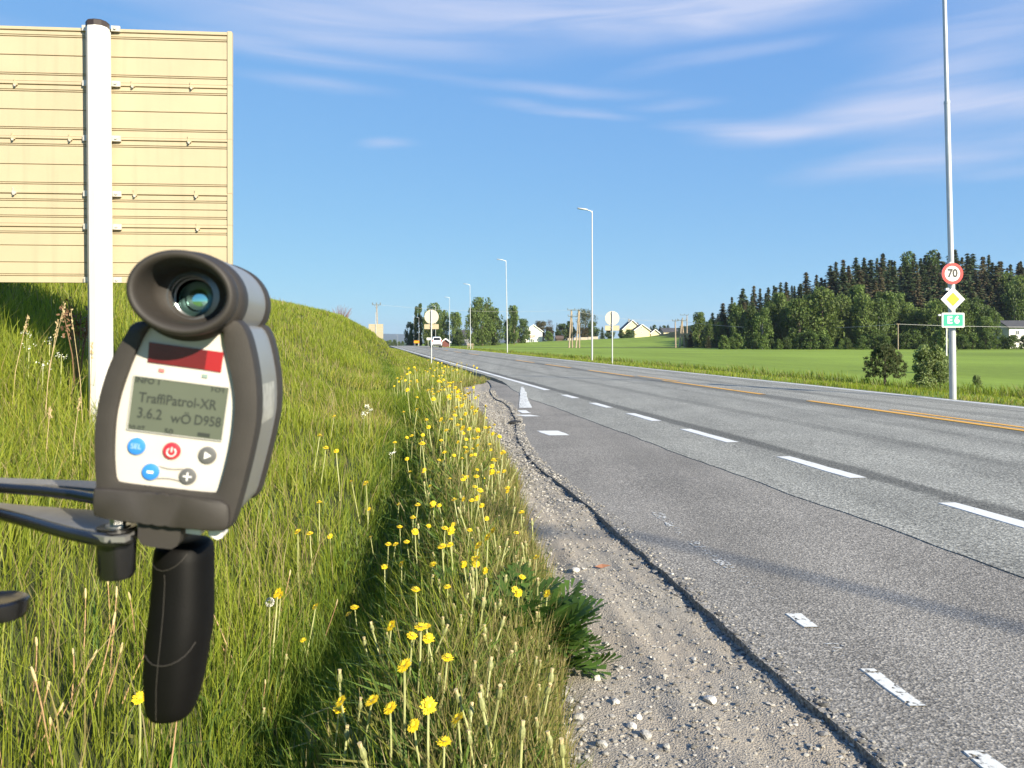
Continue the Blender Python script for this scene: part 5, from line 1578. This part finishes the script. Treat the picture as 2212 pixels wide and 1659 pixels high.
# low pale fence along the garden
t = thing('garden_fence', 'low pale board fence along the garden behind the H-frame pole', 'fence', (ux(1255, HY), HY - 6, hzv(735)))
MFNC = mat('fence_pale', (.42, .36, .29), .8, var=.15, scale=1)
for a_, b_ in ((1224, 1235), (1237.5, 1251), (1252, 1266.5), (1267.5, 1277), (1277.5, 1288.5)):
    zf_ = hzv(735) - (a_ - 1255) * -.0
    MB().box(((a_ + b_) / 2 * k_ - 1255 * k_, 0, .35 + (a_ - 1224) * .012), ((b_ - a_) * k_, .1, 1.15)).build('panel', MFNC, t, smooth=False)

# ---------------------------------------------------------------- trees
MBARK = mat('bark', (.13, .10, .075), .9, var=.3, scale=3)
MBIRK = mat('bark_birch', (.42, .40, .36), .9, var=.35, scale=4)
MLEAF = leaf_mat('foliage_leaf', trans=.30, rough=.6, hue=.35)
MNEED = leaf_mat('foliage_needle', trans=.12, rough=.7, hue=.4)
def quads(c, a, b_):
    V = np.stack([c - a - b_ * .3, c + a * .2 - b_, c + a + b_ * .3, c - a * .2 + b_], 1).reshape(-1, 3)
    T = np.arange(len(c) * 4).reshape(-1, 4)
    return V, T
def spruce(seed, dens=1.0, col=(.045, .070, .026), brown=0.0, top=1.0, wide=.15, low=.06):
    """unit-height spruce: drooping whorls that shorten to the tip"""
    q = np.random.default_rng(seed)
    t = thing('spruce_tree', '', 'tree')
    MB().tube([(0, 0, -.03), (0, 0, .5), (0, 0, .99)], [.013, .009, .002], 6).build('trunk', MBARK, t)
    Vs, Cs = [], []
    nl = int(46 * dens)
    for i in range(nl):
        z = low + (1 - low) * (i + q.uniform(-.4, .4)) / nl
        rad = wide * (1 - z) ** .72 * q.uniform(.7, 1.2) + .012
        nb = int(7 + 7 * (1 - z))
        for k in range(nb):
            a = q.uniform(0, 6.283); L = rad * q.uniform(.6, 1.15)
            if q.random() < .08: continue
            d = np.array((math.cos(a), math.sin(a), 0)); sd = np.array((-d[1], d[0], 0))
            m_ = max(2, int(L / .020))
            for j in range(m_):
                f = (j + .5) / m_
                c = d * L * f + np.array((0, 0, z - .42 * L * f + .12 * L * f * f)) + q.normal(0, .004, 3)
                w = .024 * (1 - .4 * f) * (1 if z < .85 else .8)
                Vs.append([c - d * .016 + (0, 0, .008), c + sd * w + (0, 0, -.014), c + d * .020 + (0, 0, -.008), c - sd * w + (0, 0, -.016)])
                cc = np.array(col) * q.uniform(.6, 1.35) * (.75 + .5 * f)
                if q.random() < brown: cc = np.array((.105, .080, .040)) * q.uniform(.7, 1.3)
                Cs += [cc] * 4
    V = np.array(Vs).reshape(-1, 3)
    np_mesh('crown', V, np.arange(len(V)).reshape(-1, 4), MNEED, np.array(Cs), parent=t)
    return t
def broadleaf(seed, shape='round', nl=4200, leaf=.024, col=(.060, .095, .022), var=.35, gap=.5, bark=None, name='broadleaf_tree', low=.08):
    """unit-height tree: limbs and leaf clumps spread through the crown"""
    q = np.random.default_rng(seed)
    t = thing(name, '', 'tree')
    tr = MB(); tr.tube([(0, 0, -.03), (q.normal(0, .01), 0, .3), (q.normal(0, .02), 0, .75)], [.022, .016, .005], 7)
    nc = 60
    cen, rad = [], []
    for k in range(nc):
        z = low + (.95 - low) * q.random()
        if shape == 'round': rm = .34 * math.sin(math.pi * min(1, max(.05, (z - low * .5) / (1.02 - low * .5)))) ** .6
        elif shape == 'column': rm = .085 * math.sin(math.pi * min(1, max(.04, (z - .02) / 1.0))) ** .5
        elif shape == 'bush': rm = .46 * (1 - z) ** .5 + .05
        elif shape == 'weep': rm = .40 * math.sin(math.pi * min(1, max(.05, (z + .05) / 1.07))) ** .5
        else: rm = .25 * (1 - z) ** .6 + .04
        a = q.uniform(0, 6.283); r_ = rm * math.sqrt(q.uniform(.1, 1))
        cen.append((r_ * math.cos(a), r_ * math.sin(a), z)); rad.append(q.uniform(.07, .14) * (.45 if shape == 'column' else 1))
    for k in range(8):
        c = np.array(cen[k]); tr.tube([(0, 0, max(.1, c[2] * .55)), c * (.5, .5, .85), c], [.009, .006, .003], 5)
    tr.build('trunk', bark or MBARK, t)
    cen = np.array(cen); rad = np.array(rad)
    i = q.integers(0, nc, nl)
    d = q.normal(size=(nl, 3)); d /= np.linalg.norm(d, axis=1)[:, None]
    p = cen[i] + d * (rad[i] * q.uniform(.35, 1.1, nl) ** .6)[:, None] * (1, 1, 1.1 if shape != 'weep' else 1.7)
    p[:, 2] = np.clip(p[:, 2], .02, 1.02)
    a = q.normal(size=(nl, 3)); a /= np.linalg.norm(a, axis=1)[:, None]
    b2 = np.cross(a, q.normal(size=(nl, 3))); b2 /= np.linalg.norm(b2, axis=1)[:, None] + 1e-9
    sz = leaf * q.uniform(.6, 1.3, nl)[:, None]
    V, T = quads(p, a * sz, b2 * sz * .7)
    clump = q.uniform(1 - var, 1 + var, nc)
    C = np.array(col) * (clump[i] * q.uniform(.75, 1.3, nl))[:, None]
    np_mesh('crown', V, T, MLEAF, np.repeat(C, 4, 0), parent=t)
    return t
first = set()
def plant(src, X, Y, h, w, label, group=None, cat=None, name=None, z=None):
    """h height, w width factor relative to height"""
    zz = float(ground(X, Y)) if z is None else z
    rz = random.uniform(0, 6.28)
    if src.name not in first:
        first.add(src.name); o = src; o.location = (X, Y, zz); o.rotation_euler = (0, 0, rz); o.scale = (h * w, h * w, h)
    else:
        o = copy_thing(src, (X, Y, zz), rz, (h * w, h * w, h))
    o['label'] = label
    if group: o['group'] = group
    elif 'group' in o: del o['group']
    return o
SP = [spruce(1, brown=.12), spruce(2, brown=.30, col=(.055, .068, .026)), spruce(3, wide=.14, brown=.5, col=(.06, .064, .028)), spruce(4, wide=.17, brown=.06), spruce(5, dens=.8, wide=.12, brown=.25, low=.25)]
BL_ = [broadleaf(11, col=(.095, .140, .034), bark=MBIRK), broadleaf(12, 'cone', col=(.09, .135, .032), bark=MBIRK), broadleaf(13, col=(.125, .17, .042)), broadleaf(14, 'round', col=(.105, .150, .036))]
SKY_U = [1480, 1505, 1520, 1560, 1600, 1650, 1700, 1750, 1800, 1850, 1900, 2000, 2100, 2212, 2400]
SKY_V = [712, 702, 690, 655, 622, 608, 598, 590, 562, 553, 543, 545, 543, 556, 560]
g3 = np.random.default_rng(31)
rowsY = ((243, 62, 0), (228, 54, 10), (212, 48, 26), (198, 40, 46))
for (Yt, cnt, drop) in rowsY:
    for k in range(cnt):
        u = 1490 + (2420 - 1490) * (k + g3.uniform(-.35, .35)) / cnt
        Y = Yt + g3.uniform(-7, 7); X = ux(u, Y)
        if X < 46: continue
        vt = np.interp(u, SKY_U, SKY_V) + drop * (1.0 if u > 1600 else .5) + abs(g3.normal(0, 16)) - (6 if g3.random() < .12 else 0)
        top = CZ + (VH - vt) / F * Y
        h = top - float(ground(X, Y))
        if h < 2.5: continue
        if g3.random() < (.0 if u < 1930 else .10):
            plant(BL_[int(g3.integers(0, 3))], X, Y, h, .62, 'pale green broadleaf tree showing between the hilltop spruces', 'broadleaf trees on the wooded hill')
        else:
            pi__ = int(g3.integers(0, 5))
            plant(SP[pi__], X, Y, h, g3.uniform(1.15, 1.75) * min(1.6, max(1, 11 / h)), ('dark green dense spruce', 'brown-tinged green spruce', 'strongly browned reddish spruce', 'broad deep green spruce', 'thin spruce with a bare lower trunk')[pi__] + (' on the hilltop skyline of the wood' if drop == 0 else ' halfway down the wooded slope' if drop < 40 else ' low behind the birches of the wood'), ('dense', 'brown-tinged', 'browned', 'broad', 'thin')[pi__] + ' spruces ' + ('on the skyline' if drop == 0 else 'on the slope' if drop < 40 else 'behind the birches'))
# birches and sallows along the foot of the wood
for k in range(58):
    u = 1512 + (2400 - 1512) * (k + g3.uniform(-.4, .4)) / 58
    Y = g3.uniform(172, 190) + (24 if u < 1600 else 0); X = ux(u, Y)
    vt = np.interp(u, [1480, 1520, 1580, 1620, 1700, 1780, 1850, 1950, 2050, 2150, 2300], [718, 700, 684, 668, 660, 654, 636, 652, 664, 656, 660]) + g3.normal(0, 15)
    h = CZ + (VH - vt) / F * Y - float(ground(X, Y))
    bi = int(g3.integers(0, 4))
    if 2160 < u < 2330: continue
    plant(BL_[bi], X, Y, max(3, h), g3.uniform(.55, .85), ('rounded pale-barked birch', 'cone-shaped pale-barked birch', 'light green sallow', 'dark green sallow')[bi] + (' at the shaded left end of the wood' if u < 1600 else ' along the foot of the wood'), ('round birches', 'conical birches', 'light sallows', 'dark sallows')[bi] + (' at the left end' if u < 1600 else ' along the wood'))
# front shrubs of the wood
BU = [broadleaf(21, 'bush', 2600, .036, (.10, .15, .034), name='shrub', low=.05), broadleaf(22, 'bush', 2600, .036, (.075, .115, .028), name='shrub', low=.05)]
for o in BU: o['category'] = 'shrub'
for k in range(40):
    u = 1560 + (2400 - 1560) * (k + g3.uniform(-.4, .4)) / 40
    Y = g3.uniform(164, 172); X = ux(u, Y)
    plant(BU[k % 2], X, Y, g3.uniform(2.2, 4.4) if not 2160 < u < 2330 else g3.uniform(2.3, 3.2), g3.uniform(.8, 1.2), ('light' if k % 2 == 0 else 'dark') + ' green shrub in the hedge between the field and the wood', ('light' if k % 2 == 0 else 'dark') + ' shrubs along the wood edge')
for k in range(12):
    u = 1490 + 16 * k; Y = 222 + g3.uniform(-5, 5)
    plant(BU[k % 2], ux(u, Y), Y, g3.uniform(1.5, 2.6), g3.uniform(1.0, 1.6), 'dark low shrub at the shaded left end of the wood', 'shrubs at the left end of the wood')
# trees along the road and round the houses: (u, v top, width px, Y, proto, label)
POP = broadleaf(31, 'column', 3600, .018, (.065, .100, .026), name='poplar_tree')
WIL = broadleaf(32, 'weep', 6500, .020, (.105, .150, .036), low=.10)
PAL = broadleaf(33, 'weep', 3800, .018, (.105, .115, .060), low=.15)
BRN = broadleaf(34, 'round', 4000, .022, (.080, .070, .030))
RED = broadleaf(35, 'round', 1500, .016, (.12, .075, .055))
DRK = broadleaf(36, 'round', 4600, .026, (.078, .115, .034), low=.06)
def tree_px(src, u, vt, wpx, Y, label, nat):
    X = ux(u, Y); z = float(ground(X, Y)); h = CZ + (VH - vt) / F * Y - z
    plant(src, X, Y, h, (wpx * Y / F) / (nat * h), label)
tree_px(POP, 899.3, 660, 9, 268, 'left and shorter of two slender poplars at the road crest', .19)
tree_px(POP, 908, 653.5, 9, 270, 'right and taller of two slender poplars at the road crest', .19)
tree_px(DRK, 884, 697, 22, 275, 'dark dense tree left of the poplars at the crest', .74)
tree_px(DRK, 893, 700, 18, 272, 'dark dense tree directly before the left poplar', .74)
tree_px(WIL, 938, 657, 50, 262, 'large loose green tree behind the round sign and the poplars', .86)
tree_px(BL_[2], 924, 672, 26, 258, 'mid green tree between the poplars and the large loose tree', .74)
tree_px(WIL, 957, 672, 34, 255, 'drooping green tree right behind the white car', .86)
tree_px(BL_[3], 983, 676, 34, 252, 'rounded green tree left of the dark barn roof', .74)
tree_px(DRK, 993, 712, 22, 250, 'low dark tree before the dark barn', .74)
tree_px(WIL, 1042, 645, 62, 258, 'tallest bushy green tree beside the lamp post by the bench', .86)
tree_px(BL_[3], 1020, 668, 34, 254, 'leafy left shoulder tree of the tallest roadside tree', .74)
tree_px(DRK, 1070, 668, 44, 262, 'dark green tree filling the right side of the tallest roadside tree', .74)
tree_px(BL_[2], 1054, 655, 36, 266, 'green tree crown behind the tallest roadside tree', .74)
tree_px(BL_[3], 1108, 662, 30, 285, 'tall green tree left of the white house', .74)
tree_px(POP, 1111, 668, 10, 270, 'narrow upright tree before the trees left of the white house', .19)
tree_px(DRK, 1128, 690, 36, 300, 'broad dark tree against the left wall of the white house', .74)
tree_px(DRK, 1098, 690, 26, 290, 'dark tree beside the lamp post left of the white house', .74)
tree_px(BRN, 1168, 694, 34, 350, 'brownish rounded tree behind the roof of the white house', .74)
tree_px(RED, 1188, 689, 20, 352, 'reddish thin-leaved tree right of the white house', .74)
tree_px(BRN, 1186, 706, 26, 346, 'olive brown tree below the reddish tree', .74)
tree_px(DRK, 1216, 700, 34, 345, 'dark green tree between the reddish tree and the H-frame pole', .74)
tree_px(SP[0], 1203, 697, 10, 350, 'small pointed spruce right of the reddish tree', .30)
tree_px(DRK, 1230, 695, 30, 346, 'dark tree directly behind the H-frame pole', .74)
tree_px(PAL, 1266, 669, 50, 342, 'large pale willow behind the H-frame pole', .86)
tree_px(DRK, 1280, 696, 30, 340, 'dark bushy tree at the right foot of the pale willow', .74)
tree_px(BRN, 1262, 708, 26, 338, 'olive shrubby tree before the pale willow', .74)
tree_px(SP[3], 1301, 705, 14, 335, 'small spruce between the pale willow and the round sign back', .30)
tree_px(DRK, 1318, 711, 24, 336, 'dark hedge tree behind the plate of the round sign back', .74)
tree_px(DRK, 1343, 713, 16, 338, 'dark hedge tree at the left wall of the yellow house', .74)
tree_px(BU[1], 1360, 711, 26, 325, 'clipped green bush before the yellow house', .92)
tree_px(BU[0], 1185, 716, 22, 326, 'cone-shaped green bush right of the white house', .92)
for i, (u, v, w_) in enumerate(((1406, 704, 12), (1414, 702, 12), (1426, 703, 12), (1434, 703, 12), (1443, 701, 14), (1476, 704, 18), (1466, 708, 14))):
    tree_px(DRK if i % 2 else SP[3], u, v, w_, 372, 'dark tree top showing over the outbuilding roofs', .74 if i % 2 else .30)
    o = COL.objects[-1]
for o in list(COL.objects):
    if o.get('label') == 'dark tree top showing over the outbuilding roofs': o['group'] = 'trees behind the outbuildings'
tree_px(SP[3], 1480, 722, 20, 232, 'low dark spruce beside the two-legged distant pole', .30)
# nearer bushes by the field ditch
def needle_bush(X, Y, h, label):
    q = np.random.default_rng(8); t = thing('young_pine', label, 'tree', (X, Y, float(ground(X, Y))))
    MB().tube([(0, 0, -.05), (.02, 0, h * .5), (0, 0, h * .9)], [.05, .035, .012], 8).build('trunk', MBARK, t)
    Vs, Cs = [], []
    for k in range(430):
        z = h * (.20 + .78 * q.random() ** .9); prof = math.sin(math.pi * min(.98, (z / h) * .80 + .16)) ** .9
        r_ = .56 * h * prof * math.sqrt(q.uniform(.15, 1)) * .92; a = q.uniform(0, 6.283)
        c = np.array((r_ * math.cos(a), r_ * math.sin(a), z))
        for j in range(34):
            d = q.normal(size=3); d[2] = abs(d[2]) + .5; d /= np.linalg.norm(d); w = np.cross(d, q.normal(size=3)); w /= np.linalg.norm(w)
            p = c + q.normal(0, .025, 3); L = .085 * q.uniform(.6, 1.2)
            Vs += [p - w * .010, p + w * .010, p + d * L]
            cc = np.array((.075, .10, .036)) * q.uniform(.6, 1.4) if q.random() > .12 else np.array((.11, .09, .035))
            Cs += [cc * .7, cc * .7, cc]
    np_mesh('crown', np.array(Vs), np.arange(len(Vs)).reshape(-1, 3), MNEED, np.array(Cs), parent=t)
Yb_ = 28.6; needle_bush(ux(1911, Yb_), Yb_, 1.5, 'young dark pine standing alone by the field ditch')
BSH = broadleaf(41, 'bush', 7000, .024, (.21, .26, .10), name='willow_bush', low=.04); BSH['category'] = 'bush'
plant(BSH, ux(2008, 26.2), 26.2, 1.5, .92, 'grey-green leafy bush left of the sign lamp post')
plant(BSH, ux(2046, 40), 40, 2.6, .42, 'taller thin green bush directly behind the lamp post signs')
plant(BSH, ux(2110, 26.5), 26.5, .46, .8, 'tiny green bush in the field ditch right of the lamp post')
# bare reddish shrub on the mound
Y = 72; X = ux(738, Y); z0 = float(ground(X, Y))
MTWG = mat('twig_red', (.24, .13, .11), .8, var=.2, scale=5)
t = thing('bare_shrub', 'bare reddish twiggy shrub on the crest of the grassy mound', 'shrub', (X, Y, z0))
q = np.random.default_rng(3)
for k in range(46):
    a = q.uniform(-1.0, 1.0); b_ = q.uniform(-.5, .5); h = q.uniform(.9, 1.75) * (1 - .2 * abs(a))
    tp = np.array((a * 1.05, b_, h)); x0 = a * .35
    MB().tube([(x0, b_ * .3, -.1), ((x0 + tp[0]) / 2 - .05, b_ * .6, h * .5), tp], [.020, .014, .007], 4).build('branch', MTWG, t)
# low trees beyond the crest on the left, under the blue hills
for i, (u, v, w_) in enumerate(((843, 735, 16), (852, 734, 14), (834, 737, 12), (862, 738, 12), (870, 737, 12))):
    X = ux(u, 620); plant(BL_[3], X, 620, CZ + (VH - v) / F * 620 - float(ground(X, 620)), .8, 'far low tree below the blue hills beyond the crest', 'far trees beyond the crest')

# ---------------------------------------------------------------- far hills
MHIL = mat('hill_forest', (.035, .055, .028), .95, var=.3, scale=.004)
xs = np.linspace(-5200, 4200, 90); rowsz = np.linspace(0, 1, 8)
Yh0 = 6500.0
prof = np.maximum(0, 62 + 22 * N1(xs / 700, xs * 0) + 12 * N2(xs / 260, xs * 0)) * (.35 + .65 * sstep(1500, -900, xs))
V = []
for f_ in rowsz:
    hgt = prof * math.sin(math.pi * f_ * .5 + (0 if f_ <= 1 else 0)) if f_ < 1 else prof
    V.append(np.stack([xs, Yh0 + f_ * 900 + 0 * xs, -8 + (hgt + 8) * 1.0], 1))
V.append(np.stack([xs, Yh0 + 2000 + 0 * xs, -8 + 0 * xs], 1))
V = np.array(V); ny, nx = V.shape[:2]
ix = np.arange(ny * nx).reshape(ny, nx)
tag(np_mesh('hills', V.reshape(-1, 3), np.stack([ix[:-1, :-1], ix[:-1, 1:], ix[1:, 1:], ix[1:, :-1]], -1).reshape(-1, 4), MHIL, smooth=True), kind='structure')

# ---------------------------------------------------------------- air
m = bpy.data.materials.new('haze'); m.use_nodes = True
nt = m.node_tree; nt.nodes.remove(nt.nodes['Principled BSDF'])
pv = node(nt, 'ShaderNodeVolumePrincipled', {'Color': (.75, .85, 1.0, 1), 'Density': .0001, 'Anisotropy': .2})
nt.links.new(pv.outputs[0], nt.nodes['Material Output'].inputs['Volume'])
o = MB().box((0, 4300, 70), (16000, 9400, 190)).build('haze', m, None, smooth=False)
tag(o, 'thin blue summer haze in the air', 'haze', kind='stuff')
